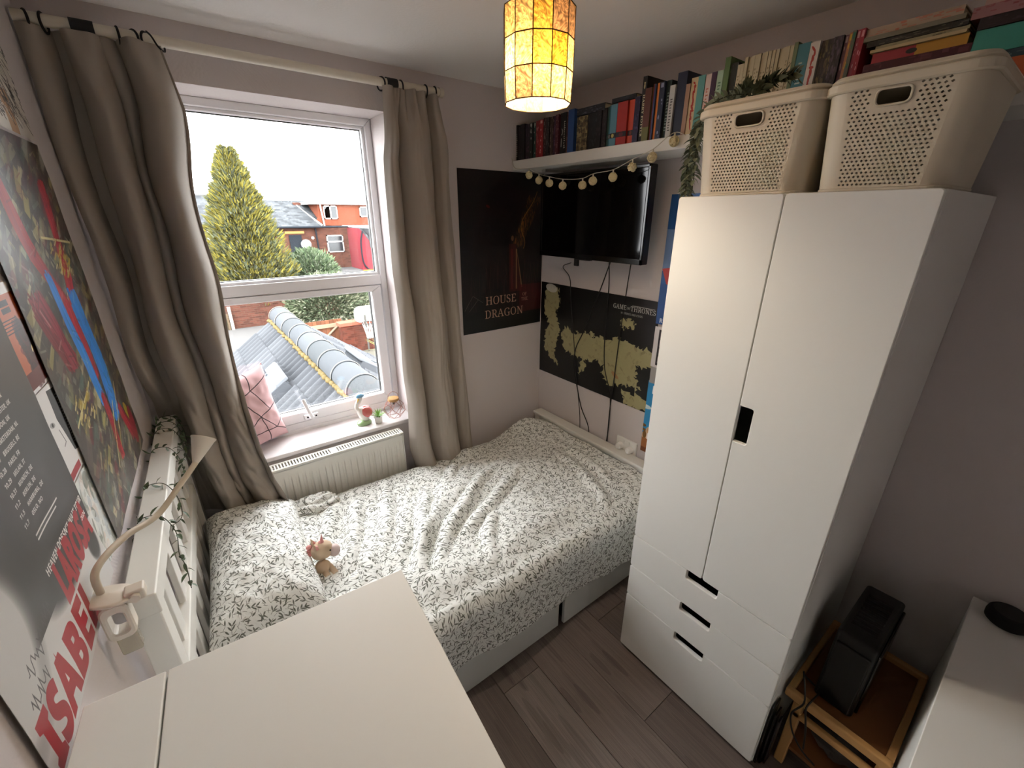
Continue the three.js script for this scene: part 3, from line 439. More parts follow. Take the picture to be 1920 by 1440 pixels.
  // lying books: [z0, z1, y0, y1, colour, marks, style, label]
  const flat = [
    [0.482, 0.655, 2.306, 2.334, '#22232c', '#6b6c78', 'marks', 'dark patterned book lying on the tan volume'], [0.692, 0.822, 2.323, 2.34, '#19161b', '#3c343d', 'marks', 'thin black book lying over the red hardbacks'],
    [1.616, 1.84, SY, 2.2, '#3a1d2c', '#6d3f50', 'marks', 'thick plum book at the bottom of the lying pile'], [1.616, 1.836, 2.2, 2.262, '#4d1b2b', '#7d4452', 'marks', 'dark maroon book low in the lying pile'], [1.63, 1.824, 2.263, 2.286, '#a8333f', '#c8953a', 'split', 'red and ochre book in the middle of the lying pile'], [1.624, 1.818, 2.287, 2.294, '#c9b58b', '#8c7c56', 'plain', 'cream booklet just above the red and ochre book'], [1.632, 1.82, 2.295, 2.303, '#a39a78', '#4c4738', 'marks', 'olive-grey booklet above the cream one'], [1.61, 1.815, 2.304, 2.316, '#2a2622', '#8f8a72', 'marks', 'black booklet high in the lying pile'], [1.594, 1.808, 2.317, 2.328, '#85806f', '#c9c2a9', 'plain', 'grey book edge jutting from the lying pile'], [1.6, 1.8, 2.329, 2.348, '#b7a28c', '#c46b57', 'marks', 'pale book with rosy marks topping the lying pile'],
    [1.846, 2.06, SY, 2.214, '#b5562d', '#d8a23c', 'band', 'orange and yellow book under the turquoise ones'], [1.844, 2.06, 2.215, 2.232, '#1f3b47', '#8fa09c', 'marks', 'dark teal patterned book under the turquoise one'], [1.836, 2.06, 2.233, 2.284, '#3f9a8d', '#5fb0a3', 'plain', 'thick turquoise book in the far pile'], [1.836, 2.06, 2.285, 2.308, '#2a1c22', '#4a3846', 'marks', 'dark brown book over the turquoise one'], [1.818, 2.06, 2.309, 2.333, '#a37478', '#8a3b3c', 'marks', 'dusty pink book near the ceiling corner'], [1.835, 2.06, 2.334, 2.348, '#c6a39c', '#a5786f', 'plain', 'pale pink book on top of the far pile'],
  ];
  const all = up.map((b) => [...b.slice(0, 6), b]).concat(flat.map((b) => [...b.slice(0, 4), b[4], b[5], b[6], b]));
  const ids = up.map((b) => design(b[3], b[4], b[5])).concat(flat.map((b) => design(b[4], b[5], 'flat:' + b[6])));
  const ROWS = Math.ceil(cells.length / COLS);
  const sheet = canvas(COLS * CW, ROWS * CH, (c, w, h) => {
    const r = rng(91);
    cells.forEach(([bg, fg, st], i) => {
      c.save(); c.translate((i % COLS) * CW, Math.floor(i / COLS) * CH); c.beginPath(); c.rect(0, 0, CW, CH); c.clip(); c.fillStyle = bg; c.fillRect(0, 0, CW, CH); c.fillStyle = fg;
      const style = st.replace('flat:', '');
      if (style === 'title') { c.font = 'bold 50px serif'; c.translate(26, 92); c.rotate(Math.PI / 2); c.fillText('HARRY POTTER', 0, 0, 215); c.rotate(-Math.PI / 2); c.fillRect(0, -60, 30, 8); c.beginPath(); c.arc(14, -40, 14, 0, 7); c.fill(); }
      else if (style === 'letters' || style === 'side') { for (let y = 60 + r() * 40; y < CH - 50; y += 15 + r() * 6) { c.fillRect(CW * 0.3, y, CW * (0.25 + r() * 0.2), 7); if (r() < 0.5) c.fillRect(CW * 0.3, y, 8, 12); } }
      else if (style === 'red') { for (let y = 34; y < CH - 40; y += 20) { c.beginPath(); c.ellipse(CW * (0.4 + 0.2 * r()), y, CW * (0.14 + 0.14 * r()), 6 + r() * 5, r() * 2, 0, 7); c.fill(); } }
      else if (style === 'dots') { for (let k = 0; k < 7; k++) { c.beginPath(); c.arc(CW * (0.3 + 0.4 * r()), 20 + r() * (CH - 40), 4 + r() * 7, 0, 7); c.fill(); } c.fillRect(CW * 0.25, 10, CW * 0.5, 26); }
      else if (style === 'band') { c.fillStyle = '#17141a'; c.fillRect(0, CH * 0.68, CW, 40); c.fillStyle = fg; c.beginPath(); c.arc(CW / 2, CH * 0.74, 17, 0, 7); c.fill(); }
      else if (style === 'foot') c.fillRect(0, CH * 0.72, CW, CH * 0.28);
      else if (style === 'swirl') { c.strokeStyle = fg; c.lineWidth = 9; c.beginPath(); c.arc(CW / 2 - 8, CH * 0.45, 24, -1.4, 1.5); c.stroke(); c.fillRect(CW * 0.35, CH * 0.6, 12, 70); }
      else if (style === 'split') { c.fillStyle = fg; c.fillRect(0, 0, CW, CH * 0.52); c.fillStyle = '#2c2a30'; c.beginPath(); c.arc(CW / 2, CH * 0.56, 20, 0, 7); c.fill(); }
      else if (style === 'mottle') { for (let k = 0; k < 150; k++) { c.globalAlpha = 0.25 + r() * 0.5; c.fillStyle = r() < 0.5 ? fg : '#1f1a18'; c.beginPath(); c.ellipse(r() * CW, r() * CH, 2 + r() * 9, 4 + r() * 22, 0, 0, 7); c.fill(); } }
      else if (style === 'marks') { for (let k = 0; k < 26; k++) { c.globalAlpha = 0.3 + r() * 0.5; c.fillRect(r() * CW, r() * CH, 3 + r() * 16, 4 + r() * 30); } }
      c.restore();
    });
  });
  const coverMat = mat('#ffffff', 0.5, { map: sheet }), pageMat = mat('#cfc4a8', 0.9);
  const cellUV = (i, u, v) => [((i % COLS) + u) / COLS, 1 - (Math.floor(i / COLS) + 1 - v) / ROWS];
  const rnd = rng(61);
  all.forEach((e, i) => {
    const isFlat = i >= up.length, src = e[e.length - 1], id = ids[i];
    const x0 = SX + 0.018 + rnd() * 0.012, dep = isFlat ? 0.19 : 0.125 + rnd() * 0.02, x1 = Math.min(x0 + dep, W - 0.004), t = 0.0022;
    let z0, z1, y0, y1, label, group;
    if (isFlat) { [z0, z1, y0, y1] = src; label = src[7]; } else { [z0, z1] = src; y0 = SY + 0.0004; y1 = SY + src[2]; label = src[6]; group = src[7]; }
    const b = thing('book', label, 'book', [(x0 + x1) / 2, y0, (z0 + z1) / 2], group ?? (isFlat ? 'lying books on the wall shelf' : 'standing books on the wall shelf'));
    const boards = isFlat ? [bx(x0, x1, y0, y0 + t, z0, z1), bx(x0, x1, y1 - t, y1, z0, z1)] : [bx(x0, x1, y0, y1, z0, z0 + Math.min(t, (z1 - z0) / 4)), bx(x0, x1, y0, y1, z1 - Math.min(t, (z1 - z0) / 4), z1)];
    boards.forEach((g) => { const uv = g.attributes.uv; for (let k = 0; k < uv.count; k++) uv.setXY(k, ...cellUV(id, 0.06, 0.03)); });
    const sp = bx(x0 - 0.0005, x0 + t, y0, y1, z0, z1), uv = sp.attributes.uv, p = sp.attributes.position;
    for (let k = 0; k < uv.count; k++) { const a = (p.getZ(k) - z0) / (z1 - z0), c = (p.getY(k) - y0) / (y1 - y0); uv.setXY(k, ...(isFlat ? cellUV(id, 0.03 + 0.94 * c, 0.01 + 0.98 * a) : cellUV(id, 0.03 + 0.94 * a, 0.01 + 0.98 * c))); }
    part('cover', mg([sp, ...boards]), coverMat, b);
    part('pages', isFlat ? bx(x0 + t, x1 - 0.003, y0 + t, y1 - t, z0 + 0.003, z1 - 0.003) : bx(x0 + t, x1 - 0.003, y0 + 0.003, y1 - 0.003, z0 + Math.min(t, (z1 - z0) / 4), z1 - Math.min(t, (z1 - z0) / 4)), pageMat, b);
  });
}

// ───────── lidded baskets on the wardrobe ─────────
function basket(z0, z1, y, xf, xb, label) {
  const h = 0.212, tp = 0.016, r = 0.045, t = thing('storage_basket', label, 'basket', [(xf + xb) / 2, y, (z0 + z1) / 2], 'lidded baskets on the wardrobe');
  const outline = (k) => rr(z0 + tp * (1 - k), z1 - tp * (1 - k), xf + tp * (1 - k), xb - tp * (1 - k), r, 6); // in (z, x)
  // front wall with holes and a grip slot
  const w = z1 - z0, alpha = canvas(1024, 1024, (c, W2, H2) => {
    c.fillStyle = '#fff'; c.fillRect(0, 0, W2, H2); c.fillStyle = '#000';
    const nx = Math.round((w - 0.11) / 0.0092), ny = 12;
    const hx0 = 0.30, hx1 = 0.62, hy0 = 0.065, hy1 = 0.2;
    for (let j = 0; j < ny * 2; j++) for (let i = 0; i < nx; i++) { const u = (i + (j % 2 ? 0.5 : 0) + 0.5) / nx, v = 0.03 + 0.93 * (j + 0.5) / (ny * 2); if (u < 0.035 || u > 0.965 || (u > hx0 - 0.06 && u < hx1 + 0.06 && v < hy1 + 0.05)) continue; const s = 0.003 / (w - 0.11) * W2, q = 0.0027 / h * H2; c.save(); c.translate(u * W2, v * H2); c.beginPath(); c.moveTo(-s, 0); c.lineTo(0, -q); c.lineTo(s, 0); c.lineTo(0, q); c.fill(); c.restore(); }
    c.beginPath(); c.roundRect(hx0 * W2, hy0 * H2, (hx1 - hx0) * W2, (hy1 - hy0) * H2, 42); c.fill();
  }, false);
  alpha.wrapS = alpha.wrapT = THREE.ClampToEdgeWrapping;
  const holed = mat('#cfc5b1', 0.5, { alphaMap: alpha, alphaTest: 0.5, side: THREE.DoubleSide });
  const fp = (u, v) => V(xf + tp * (1 - v), y + 0.002 + v * h, lerp(z0 + tp * (1 - v) + r, z1 - tp * (1 - v) - r, u));
  const frontGrid = (f) => { const g = new THREE.PlaneGeometry(1, 1, 8, 8), p = g.attributes.position; for (let i = 0; i < p.count; i++) { const q = f(p.getX(i) + 0.5, p.getY(i) + 0.5); p.setXYZ(i, q.x, q.y, q.z); } g.computeVertexNormals(); return g; };
  const front = part('front_wall', frontGrid(fp), holed, t);
  // grip rim
  const gp = (u, v) => { const p = fp(u, v); p.x -= 0.0015; return p; };
  part('grip_rim', tube(rr(0.295, 0.625, 0.795, 0.94, 0.05, 5).map(([u, v]) => gp(u, v)), 0.0026, 80, 6, true), M.plastic, front);
  // the other walls
  const loop = (k) => outline(k), n = loop(1).length, P = [], I = [];
  for (let j = 0; j <= 4; j++) { const L = loop(j / 4); for (const [z, x] of L) P.push(x, y + 0.002 + h * j / 4, z); }
  for (let j = 0; j < 4; j++) for (let i = 0; i < n; i++) { const a = j * n + i, b = j * n + (i + 1) % n; if ((i + 1) % n === 0) continue; I.push(a, b, b + n, a, b + n, a + n); }
  const g = new THREE.BufferGeometry(); g.setAttribute('position', new THREE.Float32BufferAttribute(P, 3)); g.setIndex(I); g.computeVertexNormals();
  part('side_walls', muv(g), mat('#cfc5b1', 0.5, { side: THREE.DoubleSide }), t);
  const flat = (k, d, y0, bev, grow) => { const s = prism(outline(k).map(([z, x]) => [z + Math.sign(z - (z0 + z1) / 2) * grow, x + Math.sign(x - (xf + xb) / 2) * grow]), d, bev); return s.applyMatrix4(new THREE.Matrix4().makeBasis(V(0, 0, 1), V(1, 0, 0), V(0, 1, 0))).translate(0, y0, 0); };
  part('base', flat(0, 0.004, y, 0.001, 0), M.plastic, t);
  const lid = part('lid', mg([flat(1, 0.02, y + h - 0.006, 0.003, 0.008), flat(1, 0.016, y + h + 0.012, 0.007, 0.003)]), M.plastic, t);
  part('foot_rim', mg([flat(0, 0.008, y, 0.002, 0.002)]), M.plastic, t);
}
basket(1.352, 1.672, 1.9205, 1.925, 2.255, 'cream perforated plastic basket with lid, nearer the window');
basket(1.676, 1.956, 1.9205, 1.925, 2.255, 'cream perforated plastic basket with lid, above the right wardrobe door');

// paths of the television cables (y, z on the wall) and of the wicker balls (x, y, z)
const CABLES = [
  [[1.622, 0.412], [1.580, 0.277], [1.517, 0.272], [1.390, 0.290], [1.129, 0.338], [0.924, 0.373], [0.786, 0.403], [0.642, 0.429], [0.509, 0.440]],
  [[1.641, 0.658], [1.469, 0.521], [1.214, 0.418], [1.081, 0.356], [0.954, 0.351], [0.820, 0.395], [0.704, 0.439], [0.597, 0.509], [0.486, 0.524]],
  [[1.641, 0.651], [1.507, 0.588], [1.249, 0.588], [1.027, 0.608], [0.875, 0.666], [0.666, 0.676], [0.512, 0.667]],
  [[1.647, 0.790], [1.493, 0.707], [1.193, 0.688], [0.947, 0.678], [0.771, 0.669], [0.514, 0.671]],
];
const BALLS = [[2.250, 2.071, 0.178], [2.250, 2.041, 0.261], [2.250, 2.023, 0.345], [2.250, 2.006, 0.446], [2.250, 2.002, 0.583], [2.250, 2.017, 0.649], [2.250, 2.026, 0.768], [2.250, 2.058, 0.870], [2.250, 2.086, 0.966], [2.250, 2.133, 1.059]];

// ───────── posters and prints ─────────
const paperBack = mat('#d8d4cc', 0.9);
function sheetOn(wall, name, label, a0, a1, y0, y1, tex, off = 0.002, rough = 0.38, category = 'poster') {
  // wall 'front': a = x; wall 'right' and 'left': a = z. A sheet of paper 0.8 mm thick with a slight wave
  const n = 24, face = (sgn) => { const P = [], U = [], I = []; for (let j = 0; j <= n; j++) for (let i = 0; i <= n; i++) { const u = i / n, v = j / n, a = lerp(a0, a1, u), y = lerp(y0, y1, v), d = off + 0.0012 * (1 + noise2(a * 6, y * 5 + off * 900)) + (sgn < 0 ? -0.0008 : 0); const p = wall === 'front' ? [a, y, d] : wall === 'right' ? [W - d, y, a] : [leftX(a) + d, y, a]; P.push(...p); U.push(wall === 'left' ? 1 - u : u, v); } for (let j = 0; j < n; j++) for (let i = 0; i < n; i++) { const q = j * (n + 1) + i, w = q + n + 1, flip = (wall === 'left') !== (sgn < 0); flip ? I.push(q, w, q + 1, q + 1, w, w + 1) : I.push(q, q + 1, w, q + 1, w + 1, w); } const g = new THREE.BufferGeometry(); g.setAttribute('position', new THREE.Float32BufferAttribute(P, 3)); g.setAttribute('uv', new THREE.Float32BufferAttribute(U, 2)); g.setIndex(I); g.computeVertexNormals(); return g; };
  const mid = (a0 + a1) / 2, base = wall === 'front' ? [mid, y0, 0] : wall === 'right' ? [W, y0, mid] : [leftX(mid), y0, mid];
  const t = thing(name, label, category, base);
  part('print', face(1), mat('#ffffff', rough, { map: tex }), t); part('backing', face(-1), paperBack, t);
  return t;
}
{
  // dark fantasy film poster on the window wall
  const dragon = canvas(800, 1200, (c, w, h) => {
    const r = rng(3); c.fillStyle = '#0b0a0c'; c.fillRect(0, 0, w, h);
    for (let i = 0; i < 260; i++) { c.fillStyle = `rgba(${20 + r() * 22},${12 + r() * 10},${12 + r() * 12},${0.1 + r() * 0.15})`; c.beginPath(); c.ellipse(r() * w, r() * h * 0.8, 20 + r() * 90, 20 + r() * 120, r() * 3, 0, 7); c.fill(); }
    for (let i = 0; i < 420; i++) { const t = r(), x = 720 - t * 190 + (r() - 0.5) * 150 * (1 - t * 0.4), y = 150 + t * 380; c.strokeStyle = `rgba(${140 + r() * 60},${92 + r() * 35},${30 + r() * 16},${0.16 + r() * 0.34})`; c.lineWidth = 1 + r() * 4; c.beginPath(); c.moveTo(x, y); c.lineTo(x - 8 + r() * 16, y + 14 + r() * 26); c.stroke(); }
    c.strokeStyle = 'rgba(176,124,48,0.75)'; c.lineWidth = 6; c.beginPath(); c.moveTo(735, 130); c.bezierCurveTo(690, 250, 590, 300, 575, 380); c.bezierCurveTo(562, 460, 640, 470, 600, 560); c.stroke();
    c.fillStyle = 'rgba(120,28,24,0.8)'; c.beginPath(); c.ellipse(255, 245, 18, 10, 0.4, 0, 7); c.fill();
    // slim cloaked figure
    c.fillStyle = '#3b1512'; c.beginPath(); c.moveTo(452, 520); c.lineTo(520, 520); c.lineTo(590, 900); c.lineTo(455, 900); c.fill(); c.fillStyle = '#541918'; c.fillRect(470, 560, 22, 320); c.fillStyle = '#8b6a45'; c.fillRect(522, 560, 10, 320); c.beginPath(); c.moveTo(528, 545); c.lineTo(592, 870); c.lineTo(578, 872); c.fill();
    c.fillStyle = '#1c120e'; c.beginPath(); c.ellipse(484, 470, 27, 36, 0, 0, 7); c.fill(); c.fillStyle = '#80593f'; c.beginPath(); c.ellipse(487, 478, 13, 21, 0, 0, 7); c.fill();
    for (let i = 0; i < 140; i++) { const x = r() * w, y = 620 + r() * 300; c.strokeStyle = `rgba(${70 + r() * 50},${40 + r() * 30},${34 + r() * 24},${0.15 + r() * 0.3})`; c.lineWidth = 1 + r() * 3; c.beginPath(); c.moveTo(x, y + 160); c.lineTo(x + (r() - 0.5) * 60, y); c.stroke(); }
    c.fillStyle = 'rgba(92,18,24,0.55)'; c.fillRect(560, 850, 240, 230);
    c.fillStyle = '#101012'; c.fillRect(0, 1085, w, 115);
    c.fillStyle = '#b9917c'; c.font = '92px serif'; c.fillText('HOUSE', 215, 985, 330); c.font = '36px serif'; c.fillText('OF', 592, 945); c.fillText('THE', 580, 985, 76); c.font = '92px serif'; c.fillText('DRAGON', 205, 1095, 440);
    c.strokeStyle = 'rgba(150,140,130,0.5)'; c.lineWidth = 4; c.beginPath(); c.moveTo(20, 1010); c.lineTo(100, 900); c.lineTo(190, 960); c.moveTo(60, 1020); c.lineTo(150, 930); c.stroke();
  });
  sheetOn('front', 'film_poster', 'dark film poster with a red-robed figure, beside the taupe curtain', 1.9, W - 0.006, 1.192, 2.1, dragon);
  // map poster: generic pale continents on black
  const map = canvas(1200, 800, (c, w, h) => {
    const r = rng(14); c.fillStyle = '#0f1011'; c.fillRect(0, 0, w, h);
    const land = (pts, k) => { c.beginPath(); const n = pts.length; for (let i = 0; i < n; i++) { const a = pts[i], b = pts[(i + 1) % n]; for (let s = 0; s < 14; s++) { const t = s / 14, x = lerp(a[0], b[0], t) + noise2(i * 3 + t * 4, k) * 24 + noise2(i * 9 + t * 14, k + 5) * 10, y = lerp(a[1], b[1], t) + noise2(i * 3 + t * 4, k + 9) * 24 + noise2(i * 9 + t * 13, k + 3) * 10; i + s ? c.lineTo(x, y) : c.moveTo(x, y); } } c.closePath(); c.fillStyle = '#a19b72'; c.fill(); c.save(); c.clip(); for (let i = 0; i < 900; i++) { c.fillStyle = r() < 0.5 ? `rgba(176,168,122,${r() * 0.35})` : `rgba(84,76,48,${r() * 0.3})`; c.beginPath(); c.ellipse(r() * w, r() * h, 3 + r() * 22, 2 + r() * 10, r() * 3, 0, 7); c.fill(); } c.restore(); };
    land([[70, 30], [210, 40], [250, 140], [190, 240], [240, 330], [230, 470], [180, 560], [240, 690], [150, 660], [70, 560], [60, 440], [110, 360], [50, 250]], 1);
    c.fillStyle = 'rgba(205,205,195,0.9)'; c.beginPath(); c.ellipse(130, 40, 70, 34, 0.1, 0, 7); c.fill();
    land([[300, 330], [420, 360], [520, 340], [620, 330], [640, 360], [800, 330], [900, 300], [1050, 350], [1200, 330], [1200, 460], [1080, 480], [1060, 560], [1120, 660], [1050, 640], [960, 660], [820, 700], [740, 640], [770, 560], [680, 540], [560, 560], [560, 640], [500, 690], [520, 560], [400, 560], [320, 520], [280, 420]], 2);
    land([[900, 170], [1000, 150], [1010, 200], [940, 240], [900, 220]], 3); land([[960, 700], [1200, 690], [1200, 800], [1000, 790]], 4);
    c.fillStyle = 'rgba(160,90,50,0.5)'; c.beginPath(); c.ellipse(880, 600, 40, 16, 0.5, 0, 7); c.fill();
    c.fillStyle = '#c4c4bc'; c.font = '46px serif'; c.fillText('GAME', 806, 96, 120); c.font = '24px serif'; c.fillText('OF', 930, 90); c.font = '46px serif'; c.fillText('THRONES', 962, 96, 212); c.fillRect(975, 56, 190, 3); c.font = '20px sans-serif'; c.fillText('WESTEROS AND ESSOS', 880, 128, 190);
  });
  sheetOn('right', 'map_poster', 'black wall map of pale continents below the television', 0.006, 0.92, 0.846, 1.462, map, 0.002, 0.3);
  // prints at the wardrobe's edge, one above the other
  const blue = canvas(400, 600, (c, w, h) => { c.fillStyle = '#2f62a6'; c.fillRect(0, 0, w, h); c.fillStyle = '#7d9ccb'; c.fillRect(0, 150, w, 190); c.fillStyle = '#2b5798'; c.fillRect(0, 400, w, 200); c.fillStyle = '#b5303a'; c.fillRect(40, 60, 120, 66); c.fillStyle = '#c23b37'; c.beginPath(); c.moveTo(0, 330); c.lineTo(160, 300); c.lineTo(220, 460); c.lineTo(30, 400); c.fill(); c.strokeStyle = '#16203a'; c.lineWidth = 8; c.beginPath(); c.arc(120, 205, 62, 0, 7); c.stroke(); c.beginPath(); c.moveTo(70, 240); c.lineTo(120, 160); c.lineTo(170, 240); c.stroke(); c.fillStyle = '#15202f'; for (let y = 430; y < 560; y += 9) c.fillRect(46, y, 90 + ((y * 7) % 40), 5); c.fillStyle = '#dfe6ee'; c.font = 'bold 26px sans-serif'; c.fillText('M', 48, 428); c.font = 'bold 30px sans-serif'; c.fillText('R U', 18, 592); });
  sheetOn('right', 'tour_poster', 'blue and red poster half hidden behind the wardrobe, below the trailing plant', 0.905, 1.32, 1.352, 1.958, blue, 0.004);
  const strip = canvas(300, 300, (c, w, h) => { c.fillStyle = '#d9d4d4'; c.fillRect(0, 0, w, h); c.fillStyle = '#20191c'; c.fillRect(34, 18, 110, 264); for (let i = 0; i < 4; i++) { c.fillStyle = ['#5d5256', '#8d8084', '#4d4448', '#a39a9c'][i]; c.fillRect(46, 30 + i * 62, 86, 50); c.fillStyle = '#d8cfd0'; c.beginPath(); c.arc(80 + i * 5, 56 + i * 62, 13, 0, 7); c.fill(); } });
  sheetOn('right', 'photo_print', 'small white print with a strip of four photographs at the wardrobe edge', 0.907, 1.14, 1.122, 1.338, strip, 0.004);
  sheetOn('right', 'paper_card', 'plain grey card pinned under the photo strip', 0.912, 1.12, 1.03, 1.12, canvas(64, 64, (c) => { c.fillStyle = '#9b9896'; c.fillRect(0, 0, 64, 64); }), 0.005, 0.7, 'card');
  const beach = canvas(400, 600, (c, w, h) => { const r = rng(4); c.fillStyle = '#2c8cc4'; c.fillRect(0, 0, w, h); c.fillStyle = '#cfe3ea'; for (let i = 0; i < 18; i++) { c.beginPath(); c.ellipse(r() * w, 180 + r() * 150, 30 + r() * 40, 8 + r() * 12, 0, 0, 7); c.fill(); } c.fillStyle = '#a86a3c'; c.fillRect(0, 440, w, 160); for (let i = 0; i < 60; i++) { c.fillStyle = ['#7d5a2a', '#c2873f', '#5f7030', '#d7b28c'][(r() * 4) | 0]; c.beginPath(); c.ellipse(r() * w, 360 + r() * 110, 8 + r() * 22, 10 + r() * 26, 0, 0, 7); c.fill(); } c.fillStyle = '#e6d9d4'; c.fillRect(40, 430, 16, 50); c.fillRect(84, 436, 14, 46); c.fillStyle = '#7c4524'; c.fillRect(0, 560, w, 40); c.fillStyle = '#eef3f4'; c.font = 'bold 90px sans-serif'; c.fillText('B', 34, 96); });
  sheetOn('right', 'travel_poster', 'sky-blue print with brown ground, lowest of the column at the wardrobe edge', 0.908, 1.2, 0.61, 1.04, beach, 0.003);

  // left wall
  const comic = canvas(800, 1200, (c, w, h) => { // a plain painted collage in the same colours, no figure
    const r = rng(44); c.fillStyle = '#4a4440'; c.fillRect(0, 0, w, h);
    const pal = ['#5b5650', '#6d5f55', '#7d7a58', '#a89a5c', '#3d3f3c', '#566a60', '#6b2a30', '#8f8f84', '#b7ad86', '#44303a'];
    for (let i = 0; i < 900; i++) { c.save(); c.globalAlpha = 0.35 + r() * 0.5; c.fillStyle = pal[(r() * pal.length) | 0]; c.translate(r() * w, r() * h); c.rotate(-0.9 + r() * 0.7); c.fillRect(0, 0, 14 + r() * 90, 6 + r() * 34); c.restore(); }
    const sweep = (pts, wd, col) => { c.lineCap = 'round'; c.lineJoin = 'round'; const base = new THREE.Color(col); for (let k = 0; k < wd * 1.1; k++) { const q = base.clone().offsetHSL((r() - 0.5) * 0.02, (r() - 0.5) * 0.1, (r() - 0.5) * 0.12); c.strokeStyle = '#' + q.getHexString(); c.lineWidth = 5 + r() * 12; const o = (r() - 0.5) * wd, t0 = r() * 0.3; c.beginPath(); pts.forEach(([x, y], i) => { const jx = x + o + (r() - 0.5) * 18, jy = y + (r() - 0.5) * 60 + (i ? 0 : t0 * 60); i ? c.lineTo(jx, jy) : c.moveTo(jx, jy); }); c.stroke(); } };
    sweep([[190, 60], [260, 330], [420, 520]], 60, '#a02630'); sweep([[640, 150], [560, 420], [470, 560]], 66, '#a82733'); sweep([[430, 520], [420, 760]], 90, '#a82733'); sweep([[330, 420], [380, 660], [420, 860]], 56, '#2f7cc4'); sweep([[520, 500], [560, 760], [520, 940]], 96, '#2f82cf'); sweep([[430, 860], [400, 1060]], 46, '#a32833'); sweep([[600, 960], [660, 1090]], 50, '#a32833');
    sweep([[140, 460], [240, 660]], 110, '#7d2a33');
    c.strokeStyle = '#cbbf86'; c.lineWidth = 8; for (const [a, b, d, e] of [[420, 300, 760, 330], [60, 820, 330, 760], [300, 1080, 520, 900], [480, 1000, 640, 860]]) { c.beginPath(); c.moveTo(a, b); c.lineTo(d, e); c.stroke(); }
    for (let i = 0; i < 420; i++) { c.save(); c.globalAlpha = 0.12 + r() * 0.3; c.fillStyle = ['#2b2a2c', '#1f2c44', '#d8d2c0', '#6d1c26', '#a8a080'][(r() * 5) | 0]; c.translate(r() * w, r() * h); c.rotate(r() * 3); c.fillRect(0, 0, 10 + r() * 60, 2 + r() * 7); c.restore(); }
    for (let i = 0; i < 90; i++) { c.fillStyle = ['#a8903f', '#b59a3a', '#8f7d45', '#c4b47c'][(r() * 4) | 0]; const q = i % 2 ? [450, 320, 180, 120] : [90, 760, 200, 100]; c.save(); c.translate(q[0] + r() * q[2], q[1] + r() * q[3]); c.rotate(-0.4); c.fillRect(0, 0, 10 + r() * 40, 4 + r() * 8); c.restore(); } c.fillStyle = '#b9a33c'; c.beginPath(); c.ellipse(690, 1010, 50, 26, 1.1, 0, 7); c.fill(); c.fillStyle = '#9a2a38'; c.beginPath(); c.ellipse(710, 1080, 40, 84, 0.3, 0, 7); c.fill();
  });
  sheetOn('left', 'comic_poster', 'large colourful comic-style poster in red, blue and ochre beside the curtain', 0.33, 0.94, 1.128, 2.045, comic, 0.006, 0.3);
  const tour = canvas(900, 1220, (c, w, h) => {
    const r = rng(9); c.fillStyle = '#434343'; c.fillRect(0, 0, w, h);
    // soft greyscale portrait crop: pale blurred shapes
    const blob = (x, y, rx, ry, a, col) => { const g = c.createRadialGradient(0, 0, 0, 0, 0, 1); g.addColorStop(0, col); g.addColorStop(0.75, col); g.addColorStop(1, 'rgba(70,70,70,0)'); c.save(); c.translate(x, y); c.rotate(a); c.scale(rx, ry); c.fillStyle = g; c.beginPath(); c.arc(0, 0, 1, 0, 7); c.fill(); c.restore(); };
    c.fillStyle = '#c9c7c5'; c.fillRect(0, 930, w, 290); blob(-40, 800, 330, 330, 0.2, '#c4c2c0'); blob(-60, 520, 220, 240, 0.2, '#8c8b8a'); c.strokeStyle = '#3a3a3a'; c.lineWidth = 16; c.beginPath(); c.arc(60, 640, 90, 3.6, 5.6); c.stroke(); c.fillStyle = '#2e2e2e'; c.beginPath(); c.ellipse(70, 650, 40, 22, 0.2, 0, 7); c.fill(); blob(640, 880, 330, 120, -0.1, '#3d3d3d'); blob(830, 1010, 60, 90, 0, '#3a3a3a');
    // tour dates: two columns of small letters
    c.fillStyle = '#dedcd8'; c.font = 'bold 22px sans-serif';
    const dates = ['10.18', '10.19', '10.20', '10.22', '10.25', '10.27', '10.28', '10.29', '10.31', '11.2', '11.5', '11.7'], towns = ['DUBLIN, IE', 'GLASGOW, UK', 'MANCHESTER, UK', 'LONDON, UK', 'AMSTERDAM, NL', 'BRUSSELS, BE', 'PARIS, FR', 'MILAN, IT', 'MUNICH, DE', 'BERLIN, DE', 'HAMBURG, DE', 'OSLO, NO'];
    dates.forEach((d, i) => { c.fillText(d, 430, 290 + i * 35); c.fillText(towns[i], 510, 290 + i * 35, 210); });
    c.font = '16px sans-serif'; c.fillRect(470, 720, 230, 6); c.fillRect(470, 736, 200, 6);
    c.font = 'bold 40px sans-serif'; c.fillStyle = '#e6e4e0'; c.fillText('HEAVEN DOESN\u2019T WAIT TOUR', 420, 850, 470);
    c.fillStyle = '#a52a34'; c.save(); c.transform(1, -0.02, 0, 1, 0, 0); c.font = 'bold 200px sans-serif'; c.lineWidth = 16; c.strokeStyle = '#a52a34'; c.fillText('LAROSA', 450, 1000, 430); c.strokeText('LAROSA', 450, 1000, 430); c.font = 'bold 240px sans-serif'; c.fillText('ISABEL', 30, 1200, 600); c.strokeText('ISABEL', 30, 1200, 600); c.restore();
    c.fillStyle = '#e6e4e0'; c.font = 'bold 26px sans-serif'; c.fillText('2024', 820, 905);
    c.strokeStyle = '#4c4a4c'; c.lineWidth = 4; for (const [x, y] of [[60, 990], [220, 900], [110, 930]]) { c.beginPath(); c.moveTo(x, y); for (let i = 1; i < 16; i++) c.lineTo(x + i * 9, y + (r() - 0.5) * 60); c.stroke(); }
  });
